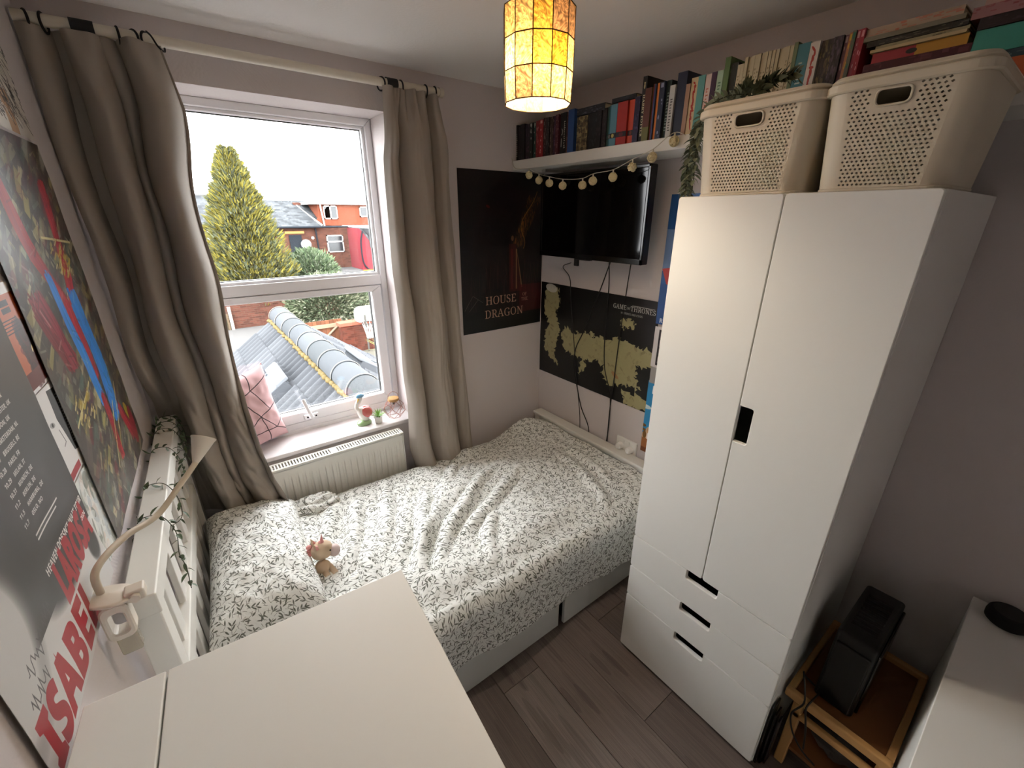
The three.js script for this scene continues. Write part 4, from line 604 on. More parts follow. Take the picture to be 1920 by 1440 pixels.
  sheetOn('left', 'concert_poster', 'grey concert poster with large red lettering, beside the white chest', 1.045, 1.517, 1.122, 1.765, tour, 0.006, 0.35);
  const ember = canvas(300, 420, (c, w, h) => { const r = rng(6); c.fillStyle = '#dcd9d6'; c.fillRect(0, 0, w, h); c.fillStyle = '#b45a2c'; c.fillRect(14, 40, w - 28, h - 54); for (let i = 0; i < 160; i++) { c.fillStyle = `rgba(${30 + r() * 60},${14 + r() * 20},${12 + r() * 12},0.5)`; c.beginPath(); c.ellipse(120 + r() * 140, 180 + r() * 190, 8 + r() * 34, 10 + r() * 50, 0, 0, 7); c.fill(); } c.fillStyle = '#5e1f16'; c.fillRect(14, 340, w - 28, 66); c.fillStyle = '#f0d9a0'; c.beginPath(); c.ellipse(190, 270, 6, 16, 0.4, 0, 7); c.fill(); c.fillStyle = '#22120d'; c.fillRect(60, 60, 90, 22); c.fillRect(80, 88, 70, 20); for (let y = 130; y < 190; y += 12) c.fillRect(50, y, 120, 4); });
  sheetOn('left', 'album_print', 'small orange and black print between the two large posters', 0.885, 1.06, 1.548, 1.75, ember, 0.002, 0.5);
  const face = canvas(300, 420, (c, w, h) => { c.fillStyle = '#d6d4d2'; c.fillRect(0, 0, w, h); c.fillStyle = '#1d1c1d'; c.beginPath(); c.moveTo(150, 20); c.lineTo(290, 40); c.lineTo(290, 360); c.lineTo(190, 330); c.lineTo(140, 150); c.fill(); c.fillStyle = '#9c9a99'; c.beginPath(); c.ellipse(80, 150, 26, 12, 0.3, 0, 7); c.fill(); c.fillStyle = '#2a2929'; c.beginPath(); c.arc(82, 150, 9, 0, 7); c.fill(); c.strokeStyle = '#5a5858'; c.lineWidth = 5; c.beginPath(); c.moveTo(120, 190); c.lineTo(140, 260); c.lineTo(110, 270); c.stroke(); c.fillStyle = '#d7d5d3'; for (let y = 60; y < 300; y += 14) c.fillRect(215, y, 40 + (y % 30), 5); c.fillStyle = '#9c2630'; c.fillRect(40, 380, 150, 34); });
  sheetOn('left', 'portrait_print', 'small black and white print with a red corner under the orange one', 0.89, 1.06, 1.35, 1.545, face, 0.002, 0.5);
  const sketch = canvas(300, 300, (c, w, h) => { const r = rng(10); c.fillStyle = '#c9ccc9'; c.fillRect(0, 0, w, h); for (let i = 0; i < 120; i++) { c.fillStyle = ['#8b8f86', '#d9dad6', '#66695c', '#a8b0b6', '#d6c1b4'][(r() * 5) | 0]; c.globalAlpha = 0.6; c.beginPath(); c.ellipse(r() * w, r() * h, 6 + r() * 40, 4 + r() * 22, r() * 3, 0, 7); c.fill(); } });
  sheetOn('left', 'art_print', 'pale grey-green print low between the two large posters', 0.9, 1.07, 1.135, 1.345, sketch, 0.002, 0.5);
  const ink = canvas(400, 400, (c, w, h) => { const r = rng(17); c.fillStyle = '#c6c0b6'; c.fillRect(0, 0, w, h); c.fillStyle = '#b08a66'; c.fillRect(150, 230, 90, 170); for (let i = 0; i < 260; i++) { c.strokeStyle = r() < 0.8 ? '#2a2523' : '#e4e0d8'; c.lineWidth = 2 + r() * 6; const x = r() * w, y = r() * 330; c.beginPath(); c.moveTo(x, y); c.lineTo(x + 10 + r() * 40, y + 10 + r() * 50); c.stroke(); } });
  sheetOn('left', 'ink_print', 'black and white inky print above the comic-style poster', 0.32, 0.62, 2.055, 2.28, ink, 0.002, 0.5);
}

// ───────── television, cables, lights, socket ─────────
{
  const x = 2.352, z0 = 0.163, z1 = 0.892, y0 = 1.648, y1 = 2.078;
  const tv = thing('television', 'black flat-screen television on the wall under the shelf', 'television', [x + 0.03, y0, (z0 + z1) / 2]);
  part('body', bx(x + 0.004, x + 0.05, y0, y1, z0, z1, 0.006, 2), M.black, tv);
  part('screen', bx(x + 0.001, x + 0.006, y0 + 0.026, y1 - 0.014, z0 + 0.014, z1 - 0.014, 0.001), phys('#020203', 0.06, { specularIntensity: 0.5 }), tv);
  const f = 0.014; part('bezel', mg([bx(x, x + 0.01, y0, y0 + 0.027, z0, z1, 0.003), bx(x, x + 0.01, y1 - f, y1, z0, z1, 0.003), bx(x, x + 0.01, y0, y1, z0, z0 + f, 0.003), bx(x, x + 0.01, y0, y1, z1 - f, z1, 0.003)]), M.blackGloss, tv);
  part('wall_mount', mg([bx(x + 0.05, W - 0.012, 1.82, 1.9, 0.48, 0.58), bx(W - 0.012, W - 0.0005, 1.76, 1.96, 0.42, 0.64)]), M.black, tv);
  part('sensor_bump', bx(x + 0.004, x + 0.03, y0 - 0.006, y0 + 0.002, 0.46, 0.56, 0.003), M.black, tv);
  solo('streaming_stick', bx(x + 0.012, x + 0.026, 1.608, 1.66, 0.438, 0.468, 0.003, 2), M.black, 'small black media stick hanging from the television', 'media stick');
}
{
  const wire = (label, pts, r = 0.0032) => solo('cable', tube(pts, r, 60, 6), M.cable, label, 'cable', 'television cables');
  const X = W - 0.011;
  wire('cable curling from the media stick down over the map', CABLES[0].map(([y, z], i) => [i < 1 ? 2.37 : i < 2 ? 2.44 : X, y, z]), 0.0024);
  wire('crossing cable that runs slantwise to the left-hand side of the map', CABLES[1].map(([y, z], i) => [i < 1 ? 2.41 : X, y, z]));
  wire('cable hanging from the middle of the television straight over the map', CABLES[2].map(([y, z], i) => [i < 1 ? 2.41 : X - 0.006, y, z]));
  wire('cable hanging from the right-hand corner of the television', CABLES[3].map(([y, z], i) => [i < 1 ? 2.41 : X, y, z]));
  // twin socket with two plugs
  const s = thing('wall_socket', 'white double wall socket beside the blue print above the footboard', 'socket', [W, 0.552, 0.815]);
  part('plate', bx(W - 0.012, W - 0.0005, 0.552, 0.638, 0.742, 0.888, 0.004, 2), M.white, s);
  part('switch', mg([bx(W - 0.016, W - 0.011, 0.61, 0.628, 0.79, 0.802, 0.002), bx(W - 0.016, W - 0.011, 0.61, 0.628, 0.828, 0.84, 0.002)]), M.white, s);
  for (const [z, l] of [[0.778, 'white round plug, nearer the window, in the wall socket'], [0.85, 'white round plug, nearer the wardrobe, in the wall socket']]) solo('plug', mg([rod([W - 0.012, 0.585, z], [W - 0.04, 0.585, z], 0.022, 20, 0.019), rod([W - 0.04, 0.585, z], [W - 0.046, 0.585, z], 0.019, 20, 0.012)]), M.white, l, 'plug', 'plugs in the wall socket');
}
{ // garland of little wicker balls along the shelf
  const t = thing('string_lights', 'string of little cream wicker balls draped under the shelf edge', 'string lights', [2.26, 1.98, 0.6]);
  const pts = BALLS.map(([x, y, z]) => V(x, y + 0.03, z));
  part('cord', tube([V(2.262, 2.17, 0.006), V(2.262, 2.12, 0.03), ...pts, V(2.262, 2.15, 1.1)], 0.0016, 120, 5), mat('#b9b3a2', 0.6), t);
  const wick = mat('#d3c49a', 0.8), r = rng(8), bands = [];
  for (let i = 0; i < 9; i++) bands.push(new THREE.TorusGeometry(0.0178, 0.0022, 5, 20).rotateX(r() * 6.28).rotateY(r() * 6.28).rotateZ(r() * 6.28));
  bands.push(ball(0, 0, 0, 0.0155, 0.0155, 0.0155, 12)); const bg = mg(bands);
  BALLS.forEach(([x, y, z], i) => { const b = part('wicker_ball', bg.clone().rotateY(i).rotateX(i * 2).translate(x, y, z), wick, t); part('ball_cap', rod([x, y + 0.016, z], [x, y + 0.028, z], 0.0035, 8), mat('#c9c2b0', 0.5), b); });
}

// gooseneck of the clip lamp
const NECK = [[0.358, 1.171, 1.190], [0.362, 1.223, 1.190], [0.372, 1.232, 1.165], [0.405, 1.231, 1.100], [0.455, 1.218, 1.030], [0.509, 1.251, 0.970], [0.533, 1.267, 0.945], [0.544, 1.274, 0.930]];
// ───────── plants: a leaf blade and vines of them ─────────
function blade(l, w, fold = 0.25, curl = 0.2, n = 4) { // pointed leaf along +x, creased at the midrib
  const P = [], I = [];
  for (let i = 0; i <= n; i++) { const t = i / n, hw = w / 2 * Math.sin(Math.PI * Math.pow(t, 0.8)), y = -curl * l * t * t; P.push(t * l, y + fold * hw, -hw, t * l, y, 0, t * l, y + fold * hw, hw); }
  for (let i = 0; i < n; i++) { const a = i * 3; I.push(a, a + 1, a + 4, a, a + 4, a + 3, a + 1, a + 2, a + 5, a + 1, a + 5, a + 4); }
  const g = new THREE.BufferGeometry(); g.setAttribute('position', new THREE.Float32BufferAttribute(P, 3)); g.setIndex(I); g.computeVertexNormals(); return muv(g);
}
function vine(pts, leaves, len, wid, seed, r = 0.0012) {
  const c = curve(pts), rnd = rng(seed), proto = blade(len, wid, 0.3, 0.25), out = [];
  for (let i = 0; i < leaves; i++) { const t = (i + rnd() * 0.6) / leaves, p = c.getPointAt(Math.min(t, 1)), d = c.getTangentAt(Math.min(t, 1)), q = new THREE.Quaternion().setFromUnitVectors(V(1, 0, 0), d), a = i * 2.4 + rnd(); const g = proto.clone().scale(0.75 + rnd() * 0.5, 0.75 + rnd() * 0.5, 0.75 + rnd() * 0.5).rotateZ(0.9 + rnd() * 0.5).rotateX(a); g.applyQuaternion(q).translate(p.x, p.y, p.z); out.push(g); }
  return [new THREE.TubeGeometry(c, Math.max(24, leaves * 2), r, 5), mg(out)];
}
{ // garland wound round the headboard rail
  const t = thing('ivy_garland', 'green leafy garland wound round the headboard rail', 'garland', [0.43, 0.9, 0.6]);
  const pts = [], sx = (x, z) => x - 0.047 * z;
  for (const z of [0.1, 0.16, 0.23, 0.4, 0.66, 0.84]) pts.push([sx(0.412, z - 0.02), 1.06, z - 0.02], [sx(0.43, z), 1.112, z], [sx(0.47, z + 0.01), 1.112, z + 0.01], [sx(0.495, z + 0.03), 1.06, z + 0.03], [sx(0.49, z + 0.05), 1.0, z + 0.05]);
  pts.push([sx(0.5, 0.9), 0.98, 0.93], [sx(0.5, 0.92), 0.93, 0.96]);
  const [s, l] = vine(pts, 150, 0.026, 0.011, 3); part('stem', s, M.stem, t); tag(part('leaves', l, mat('#45563a', 0.55, { side: THREE.DoubleSide }), t), null, null, null, 'stuff');
}
{ // artificial eucalyptus trailing off the wardrobe and shelf
  const t = thing('trailing_plant', 'dusty green trailing artificial plant between the shelf and the smaller basket', 'plant', [2.1, 1.925, 1.3]);
  const paths = [[[2.2, 2.17, 1.5], [2.12, 2.2, 1.42], [2.05, 2.2, 1.36], [2.0, 2.16, 1.325], [2.0, 2.05, 1.315], [2.0, 1.97, 1.32]], [[2.22, 2.19, 1.36], [2.1, 2.2, 1.33], [2.02, 2.12, 1.3], [2.0, 2.02, 1.29], [2.005, 1.93, 1.295]], [[2.24, 2.19, 1.3], [2.12, 2.17, 1.285], [2.06, 2.08, 1.265], [2.04, 1.98, 1.27], [2.05, 1.9, 1.272]], [[2.22, 2.18, 1.42], [2.15, 2.21, 1.4], [2.1, 2.23, 1.46], [2.12, 2.235, 1.52]], [[2.2, 2.17, 1.33], [2.12, 2.22, 1.36], [2.08, 2.215, 1.42], [2.06, 2.2, 1.46]], [[2.22, 2.17, 1.27], [2.14, 2.16, 1.245], [2.11, 2.06, 1.235], [2.1, 1.98, 1.24], [2.11, 1.92, 1.24]]];
  const eu = mat('#5f6853', 0.65, { side: THREE.DoubleSide }), eu2 = mat('#7d8670', 0.65, { side: THREE.DoubleSide });
  paths.forEach((p, i) => { const [s, l] = vine(p, 120, 0.03, 0.014, 20 + i, 0.0013); part('stem', s, M.stem, t); tag(part('leaves', l, i % 2 ? eu : eu2, t), null, null, null, 'stuff'); });
}
{ // clip-on reading lamp on the headboard
  const t = thing('clip_lamp', 'white clip-on gooseneck lamp clamped to the headboard', 'lamp', [0.38, 1.0, 1.19]);
  const w = mat('#ddd5c8', 0.45), clear = phys('#d9d4c6', 0.25, { transmission: 0.7, thickness: 0 });
  part('neck', tube(NECK, 0.0068, 80, 12), mat('#c9bda9', 0.55), t);
  const top = V(...NECK[NECK.length - 1]), before = V(...NECK[NECK.length - 2]), d = top.clone().sub(before).normalize();
  const head = lathe([[0.0068, 0], [0.011, 0.012], [0.02, 0.04], [0.026, 0.06], [0.0285, 0.064], [0.0285, 0.067], [0.0255, 0.0675], [0.012, 0.055], [0, 0.054]], 28).applyQuaternion(new THREE.Quaternion().setFromUnitVectors(V(0, 1, 0), d.clone().lerp(V(0.1, 1, 0.15), 0.4).normalize())).translate(top.x, top.y, top.z);
  part('lamp_head', head, w, t);
  const b = V(...NECK[0]);
  part('base_plate', lathe([[0, -0.004], [0.04, -0.003], [0.045, 0.002], [0.04, 0.006], [0, 0.01]], 28).scale(1, 1, 0.75).rotateZ(-0.25).translate(b.x + 0.012, b.y - 0.004, b.z + 0.008), w, t);
  part('clamp_arm', prism(rr(0, 0.045, -0.085, 0, 0.016, 5), 0.034, 0.003, [rr(0.01, 0.035, -0.07, -0.02, 0.009, 4).reverse()]).translate(b.x - 0.008, b.y - 0.006, b.z + 0.004), w, t);
  part('clamp_jaw', mg([bx(b.x + 0.034, b.x + 0.066, b.y - 0.02, b.y + 0.004, b.z + 0.0, b.z + 0.03, 0.004, 2), rod([b.x + 0.05, b.y - 0.008, b.z + 0.03], [b.x + 0.05, b.y - 0.008, b.z + 0.038], 0.009, 6)]), w, t);
  part('clear_grip', bx(b.x + 0.0, b.x + 0.034, b.y - 0.135, b.y - 0.083, b.z + 0.01, b.z + 0.034, 0.005, 2), clear, t);
}

// ───────── on the window board ─────────
const SILL = 0.757;
{ // pink cushion with thin dark lines
  const tex = canvas(512, 512, (c, w, h) => { c.fillStyle = '#c9a4a5'; c.fillRect(0, 0, w, h); c.strokeStyle = '#33282c'; c.lineWidth = 6; const L = [[[180, 0], [230, 130], [512, 60]], [[230, 130], [60, 230], [0, 160]], [[230, 130], [330, 300], [512, 250]], [[60, 230], [140, 400], [330, 300]], [[140, 400], [0, 470]], [[140, 400], [250, 512]], [[330, 300], [360, 512]], [[140, 400], [420, 420], [512, 470]], [[330, 300], [420, 420]], [[420, 420], [512, 350]], [[60, 230], [0, 330]], [[230, 130], [140, 400]], [[360, 0], [330, 100], [420, 280]]]; for (const l of L) { c.beginPath(); c.moveTo(...l[0]); for (const p of l.slice(1)) c.lineTo(...p); c.stroke(); } });
  const n = 40, side = (s) => { const P = [], U = [], I = []; for (let j = 0; j <= n; j++) for (let i = 0; i <= n; i++) { const a = i / n * 2 - 1, b = j / n * 2 - 1, e = Math.pow(Math.max(0, (1 - a ** 4) * (1 - b ** 4)), 0.55), x = a * (0.2 - 0.02 * (1 - b * b)), y = b * (0.2 - 0.022 * (1 - a * a)); P.push(x, y, s * (0.062 * e + 0.004 * e * noise2(a * 3, b * 3 + s))); U.push(i / n, j / n); } for (let j = 0; j < n; j++) for (let i = 0; i < n; i++) { const q = j * (n + 1) + i, w = q + n + 1; s > 0 ? I.push(q, q + 1, w, q + 1, w + 1, w) : I.push(q, w, q + 1, q + 1, w, w + 1); } const g = new THREE.BufferGeometry(); g.setAttribute('position', new THREE.Float32BufferAttribute(P, 3)); g.setAttribute('uv', new THREE.Float32BufferAttribute(U, 2)); g.setIndex(I); g.computeVertexNormals(); return g; };
  const g = mg([side(1), side(-1)]).rotateX(-0.16).rotateZ(0.05).rotateY(0.55); g.computeBoundingBox();
  g.translate(0.7, SILL - g.boundingBox.min.y, -0.1);
  solo('cushion', g, mat('#ffffff', 0.9, { map: tex }), 'dusty pink cushion with dark angular lines on the window board', 'cushion');
}
{ // painted china bird ornament: a plain glazed goose in white, rose and blue
  const [x, z] = [1.265, -0.075], y = SILL, t = thing('bird_figurine', 'small painted china goose ornament on the window board', 'figurine', [x, y, z]);
  const gl = (c) => phys(c, 0.25, { clearcoat: 0.8, clearcoatRoughness: 0.1 });
  part('base', lathe([[0, 0], [0.034, 0], [0.037, 0.008], [0.033, 0.018], [0.02, 0.024], [0, 0.026]], 24).scale(1.15, 1, 0.85).translate(x + 0.004, y, z), gl('#8fae7a'), t);
  const body = new THREE.SphereGeometry(1, 28, 20), p = body.attributes.position;
  for (let i = 0; i < p.count; i++) { const a = p.getX(i), b = p.getY(i), c = p.getZ(i); p.setXYZ(i, x + 0.006 + a * 0.034 + b * -0.004, y + 0.062 + b * 0.044 - a * 0.012, z + c * 0.027); } body.computeVertexNormals();
  part('body', body, gl('#dcd8cf'), t);
  part('neck', tube([[x - 0.014, y + 0.085, z], [x - 0.026, y + 0.108, z], [x - 0.022, y + 0.13, z + 0.002], [x - 0.01, y + 0.15, z + 0.004], [x - 0.006, y + 0.162, z + 0.004]], 0.0125, 24, 12), gl('#dcd8cf'), t);
  part('head', ball(x - 0.006, y + 0.17, z + 0.004, 0.017, 0.015, 0.0145, 16), gl('#dcd8cf'), t);
  part('crown', new THREE.SphereGeometry(1, 20, 10, 0, 6.3, 0, 1.45).scale(0.026, 0.02, 0.024).translate(x - 0.004, y + 0.172, z + 0.002), gl('#5f93b3'), t, 'blue glazed top of the head');
  part('beak', new THREE.ConeGeometry(0.007, 0.026, 10).rotateZ(Math.PI * 0.86).translate(x - 0.019, y + 0.152, z + 0.012), gl('#d9b04a'), t);
  for (const s of [-1, 1]) part('wing', ball(x + 0.02, y + 0.074, z + s * 0.013, 0.034, 0.033, 0.019, 18), gl('#c4605c'), t, 'rose glazed wing');
}
{ // little succulent
  const [x, z] = [1.342, -0.045], t = thing('potted_succulent', 'tiny spiky green plant in a white pot on the window board', 'plant', [x, SILL, z]);
  part('pot', lathe([[0, 0], [0.018, 0], [0.02, 0.003], [0.0225, 0.042], [0.0205, 0.042], [0.0195, 0.035], [0, 0.035]], 24).translate(x, SILL, z), mat('#e2e1dd', 0.35), t);
  part('soil', lathe([[0, 0.036], [0.019, 0.0345]], 16).translate(x, SILL, z), mat('#2c241c', 0.95, { side: THREE.DoubleSide }), t);
  const g = mat('#7fae4e', 0.5, { side: THREE.DoubleSide });
  for (let i = 0; i < 22; i++) { const e = 0.35 + (i % 3) * 0.38; part('leaf', blade(0.052, 0.0075, 0.4, -0.05 + 0.25 * (1 - e), 4).rotateZ(e).rotateY(i * 2.4).translate(x, SILL + 0.037, z), g, t); }
}
{ // geometric wire lantern
  const [x, z] = [1.447, -0.062], t = thing('wire_lantern', 'rose-gold geometric wire lantern with a wooden lid on the window board', 'lantern', [x, SILL, z]);
  const cop = mat('#a8786c', 0.35, { metalness: 0.9 }), R = [[0.034, 0.004, 6, 0], [0.062, 0.04, 6, 0.5], [0.06, 0.072, 6, 0], [0.032, 0.106, 6, 0.5]];
  const lev = R.map(([r, h, n, o]) => Array.from({ length: n }, (_, i) => V(x + r * Math.cos((i + o) / n * 6.2832), SILL + h, z + r * Math.sin((i + o) / n * 6.2832))));
  const w = []; lev.forEach((L, k) => L.forEach((p, i) => { if (k === 0 || k === 3) w.push(rod(p, L[(i + 1) % 6], 0.0013, 6)); if (k < 3) { w.push(rod(p, lev[k + 1][i], 0.0013, 6)); w.push(rod(p, lev[k + 1][(i + (k % 2 ? 1 : 5)) % 6], 0.0013, 6)); } }));
  part('wire_frame', mg(w), cop, t);
  part('lid', lathe([[0, 0.104], [0.03, 0.104], [0.032, 0.107], [0.032, 0.119], [0.03, 0.122], [0, 0.122]], 24).translate(x, SILL, z), mat('#a8814e', 0.6), t);
  part('handle', tube([[x - 0.03, SILL + 0.114, z], [x - 0.028, SILL + 0.14, z], [x, SILL + 0.158, z - 0.004], [x + 0.028, SILL + 0.14, z], [x + 0.03, SILL + 0.114, z]], 0.0013, 32, 6), cop, t);
  part('bulb', mg([rod([x, SILL + 0.104, z], [x, SILL + 0.092, z], 0.009, 12), ball(x, SILL + 0.086, z, 0.007, 0.009, 0.007, 10)]), mat('#3b2c28', 0.5), t);
}

// ───────── furniture in front ─────────
{ // chest at the left wall, standing a little askew
  const t = thing('chest_of_drawers', 'white chest with a plain flat top, closest to the camera', 'chest', [0.856, 0, 1.478]); t.rotation.y = -0.073;
  const o = origin.get(t), B = (n, x0, x1, y0, y1, z0, z1, r = 0.002, m = M.furniture) => part(n, bx(o.x + x0, o.x + x1, y0, y1, o.z + z0, o.z + z1, r, 2), m, t);
  B('top_board', -0.396, 0, 1.152, 1.17, 0, 0.62, 0.0025); B('rear_strip', -0.5, -0.3985, 1.152, 1.17, 0, 0.62, 0.0025);
  B('side_panel', -0.5, -0.02, 0.02, 1.151, 0.004, 0.022); B('side_panel', -0.5, -0.02, 0.02, 1.151, 0.598, 0.616); B('back_panel', -0.5, -0.49, 0.02, 1.151, 0.022, 0.598); B('base_panel', -0.49, -0.02, 0.02, 0.04, 0.022, 0.598);
  for (let i = 0; i < 4; i++) { const d = B('drawer_front', -0.019, -0.002, 0.03 + i * 0.28, 0.306 + i * 0.28, 0.006, 0.614, 0.003); part('grip', bx(o.x - 0.003, o.x + 0.012, 0.25 + i * 0.28, 0.262 + i * 0.28, o.z + 0.25, o.z + 0.37, 0.004, 2), M.edge, d); }
}
{ // low cabinet beside the camera on the right
  const x0 = 1.62, x1 = W - 0.004, z0 = 2.258, z1 = 3.06, y = 0.677, t = thing('low_cabinet', 'low white cabinet with a round black speaker on it', 'cabinet', [(x0 + x1) / 2, 0, (z0 + z1) / 2]);
  part('top_board', bx(x0, x1, y - 0.02, y, z0, z1, 0.0025, 2), M.furniture, t);
  part('side_panel', bx(x0 + 0.02, x1, 0.0, y - 0.021, z0 + 0.002, z0 + 0.02), M.furniture, t); part('side_panel', bx(x0 + 0.02, x1, 0.0, y - 0.021, z1 - 0.02, z1 - 0.002), M.furniture, t);
  part('back_panel', bx(x1 - 0.008, x1, 0.02, y - 0.021, z0 + 0.02, z1 - 0.02), M.furniture, t); part('base_panel', bx(x0 + 0.02, x1 - 0.01, 0.02, 0.04, z0 + 0.02, z1 - 0.02), M.furniture, t);
  for (let i = 0; i < 2; i++) { const d = part('door', bx(x0 + 0.002, x0 + 0.019, 0.03, y - 0.024, z0 + 0.004 + i * 0.4, z0 + 0.4 + i * 0.4 - 0.002, 0.003, 2), M.furniture, t); part('knob', rod([x0 + 0.002, 0.5, z0 + 0.36 + i * 0.08], [x0 - 0.014, 0.5, z0 + 0.36 + i * 0.08], 0.009, 16), M.edge, d); }
  const s = thing('smart_speaker', 'round black fabric speaker puck on the low cabinet', 'speaker', [2.447, y, 2.338]);
  part('body', lathe([[0, 0.0005], [0.044, 0.0005], [0.0495, 0.006], [0.0505, 0.02], [0.0485, 0.034], [0.043, 0.041], [0.038, 0.0425]], 40).translate(2.447, y, 2.338), mat('#0f1012', 0.85, { bumpMap: weaveBump, bumpScale: 0.0004 }), s);
  part('top', lathe([[0.0385, 0.0424], [0.036, 0.0432], [0, 0.0432]], 40).translate(2.447, y, 2.338), M.black, s);
}
{ // pale wooden stand beside the wardrobe with a black unit on it
  const x0 = 1.972, x1 = 2.42, z0 = 1.962, z1 = 2.252, y = 0.352, t = thing('wooden_stand', 'pale pine stand with raised edges between wardrobe and low cabinet', 'stand', [(x0 + x1) / 2, 0, (z0 + z1) / 2]);
  const g2 = mat('#b98d56', 0.5), deck = mat('#7b4f2b', 0.55);
  part('deck', bx(x0 + 0.02, x1 - 0.02, y - 0.035, y - 0.022, z0 + 0.01, z1 - 0.01), deck, t);
  part('front_rail', bx(x0, x0 + 0.024, y - 0.034, y, z0, z1, 0.006, 2), g2, t); part('rear_rail', bx(x1 - 0.022, x1, y - 0.034, y, z0, z1, 0.006, 2), g2, t);
  part('end_rail', bx(x0 + 0.024, x1 - 0.022, y - 0.034, y - 0.004, z0, z0 + 0.02, 0.004, 2), g2, t); part('end_rail', bx(x0 + 0.024, x1 - 0.022, y - 0.034, y - 0.004, z1 - 0.02, z1, 0.004, 2), g2, t);
  part('lower_rail', bx(x0 + 0.004, x0 + 0.022, y - 0.1, y - 0.075, z0 + 0.03, z1, 0.004, 2), g2, t);
  part('lower_shelf', bx(x0 + 0.01, x1 - 0.02, 0.09, 0.105, z0 + 0.03, z1 - 0.01), deck, t);
  for (const [a, b] of [[x0 + 0.004, z0 + 0.03], [x0 + 0.004, z1 - 0.03], [x1 - 0.034, z0 + 0.03], [x1 - 0.034, z1 - 0.03]]) part('leg', bx(a, a + 0.03, 0, y - 0.035, b, b + 0.03, 0.004, 2), g2, t);
  // black upright unit
  const c = thing('computer_tower', 'black upright box-shaped electronic unit standing on the pine stand', 'electronics', [2.21, y - 0.021, 2.085]);
  part('case', bx(2.045, 2.345, y - 0.0215, 0.64, 2.022, 2.13, 0.012, 3), mat('#0a0a0b', 0.5), c);
  part('side_cover', bx(2.06, 2.33, y, 0.615, 2.128, 2.138, 0.006, 2), M.blackGloss, c);
  part('front_panel', bx(2.036, 2.048, y - 0.005, 0.6, 2.03, 2.122, 0.005, 2), M.black, c);
  part('vent', mg(Array.from({ length: 9 }, (_, i) => bx(2.1 + i * 0.022, 2.112 + i * 0.022, 0.638, 0.643, 2.04, 2.11, 0.002))), M.dark, c);
  solo('black_lead', tube([[2.05, 0.36, 2.02], [2.005, 0.42, 1.992], [1.985, 0.45, 1.99], [1.97, 0.4, 2.01], [1.965, 0.35, 2.02], [1.963, 0.27, 2.0], [1.962, 0.2, 2.02], [1.965, 0.15, 2.06], [1.975, 0.12, 2.1]], 0.003, 80, 6), M.cable, 'thin black lead looping over the pine stand', 'cable');
  solo('black_lead', tube([[2.04, 0.358, 2.04], [1.99, 0.362, 2.035], [1.964, 0.34, 2.03], [1.962, 0.29, 2.04], [1.964, 0.24, 2.05], [1.968, 0.16, 2.06]], 0.003, 60, 6), M.cable, 'short black lead hanging straight over the front rail of the stand', 'cable');
  // black folders leaning against the wardrobe side, a grey bag below
  for (let i = 0; i < 3; i++) solo('folder', bx(1.9 + i * 0.012, 1.958, 0.002, 0.31 - i * 0.035, 1.9565 + i * 0.011, 1.9625 + i * 0.011, 0.002), mat(['#141519', '#1b1a1f', '#232027'][i], 0.3), ['glossy black folder flat against the wardrobe side', 'black folder in the middle of the three beside the wardrobe', 'shortest dark folder, farthest from the wardrobe side'][i], 'folder', 'dark folders beside the wardrobe');
  const bag = new THREE.SphereGeometry(1, 36, 24), p = bag.attributes.position;
  for (let i = 0; i < p.count; i++) { const a = p.getX(i), b = p.getY(i), d = p.getZ(i), k = 1 + 0.15 * noise3(a * 2, b * 2, d * 2); p.setXYZ(i, 2.13 + a * 0.1 * k, Math.max(0.1058, 0.16 + b * 0.06 * k), 2.12 + d * 0.09 * k); } bag.computeVertexNormals();
  solo('fabric_bag', muv(bag), mat('#4a4442', 0.95), 'crumpled dark grey cloth bag on the lower shelf of the stand', 'bag');
}

// ───────── outside the window ─────────
const brick = canvas(512, 512, (c, w, h) => { const r = rng(70); c.fillStyle = '#8f877d'; c.fillRect(0, 0, w, h); const bw = 64, bh = 21.33; for (let j = 0; j < 24; j++) for (let i = -1; i < 8; i++) { const v = r(); c.fillStyle = `rgb(${(112 + v * 40) | 0},${(76 + v * 28) | 0},${(66 + v * 24) | 0})`; c.fillRect(i * bw + (j % 2) * 32 + 2, j * bh + 2, bw - 3, bh - 3); } });
const slate = canvas(512, 512, (c, w, h) => { const r = rng(71); c.fillStyle = '#54575a'; c.fillRect(0, 0, w, h); for (let j = 0; j < 16; j++) for (let i = -1; i < 12; i++) { const v = 90 + r() * 50; c.fillStyle = `rgb(${v | 0},${v + 2 | 0},${v + 4 | 0})`; c.fillRect(i * 46 + (j % 2) * 23 + 1, j * 32 + 3, 44, 29); } });
const mo = (color, roughness = 0.9, more = {}) => new THREE.MeshPhysicalMaterial({ color, roughness: Math.max(roughness, 0.9), specularIntensity: 0.15, ...more });
const tiled = (t, k, col = '#ffffff', rough = 0.85) => { const q = t.clone(); q.repeat.set(k, k); q.needsUpdate = true; return mo(col, rough, { map: q }); };
const OUT = { brick: tiled(brick, 0.55, '#978d88'), brickNear: tiled(brick, 0.62, '#8d7068'), slate: tiled(slate, 0.3, '#8c8f91'), render: mo('#8f8c88', 0.9), dark: mo('#22262b', 0.4), frame: mo('#9a9a98', 0.5), clad: mo('#66392a', 0.85), red: mo('#6a2a30', 0.85), grey: mo('#4b4b4b', 0.9) };
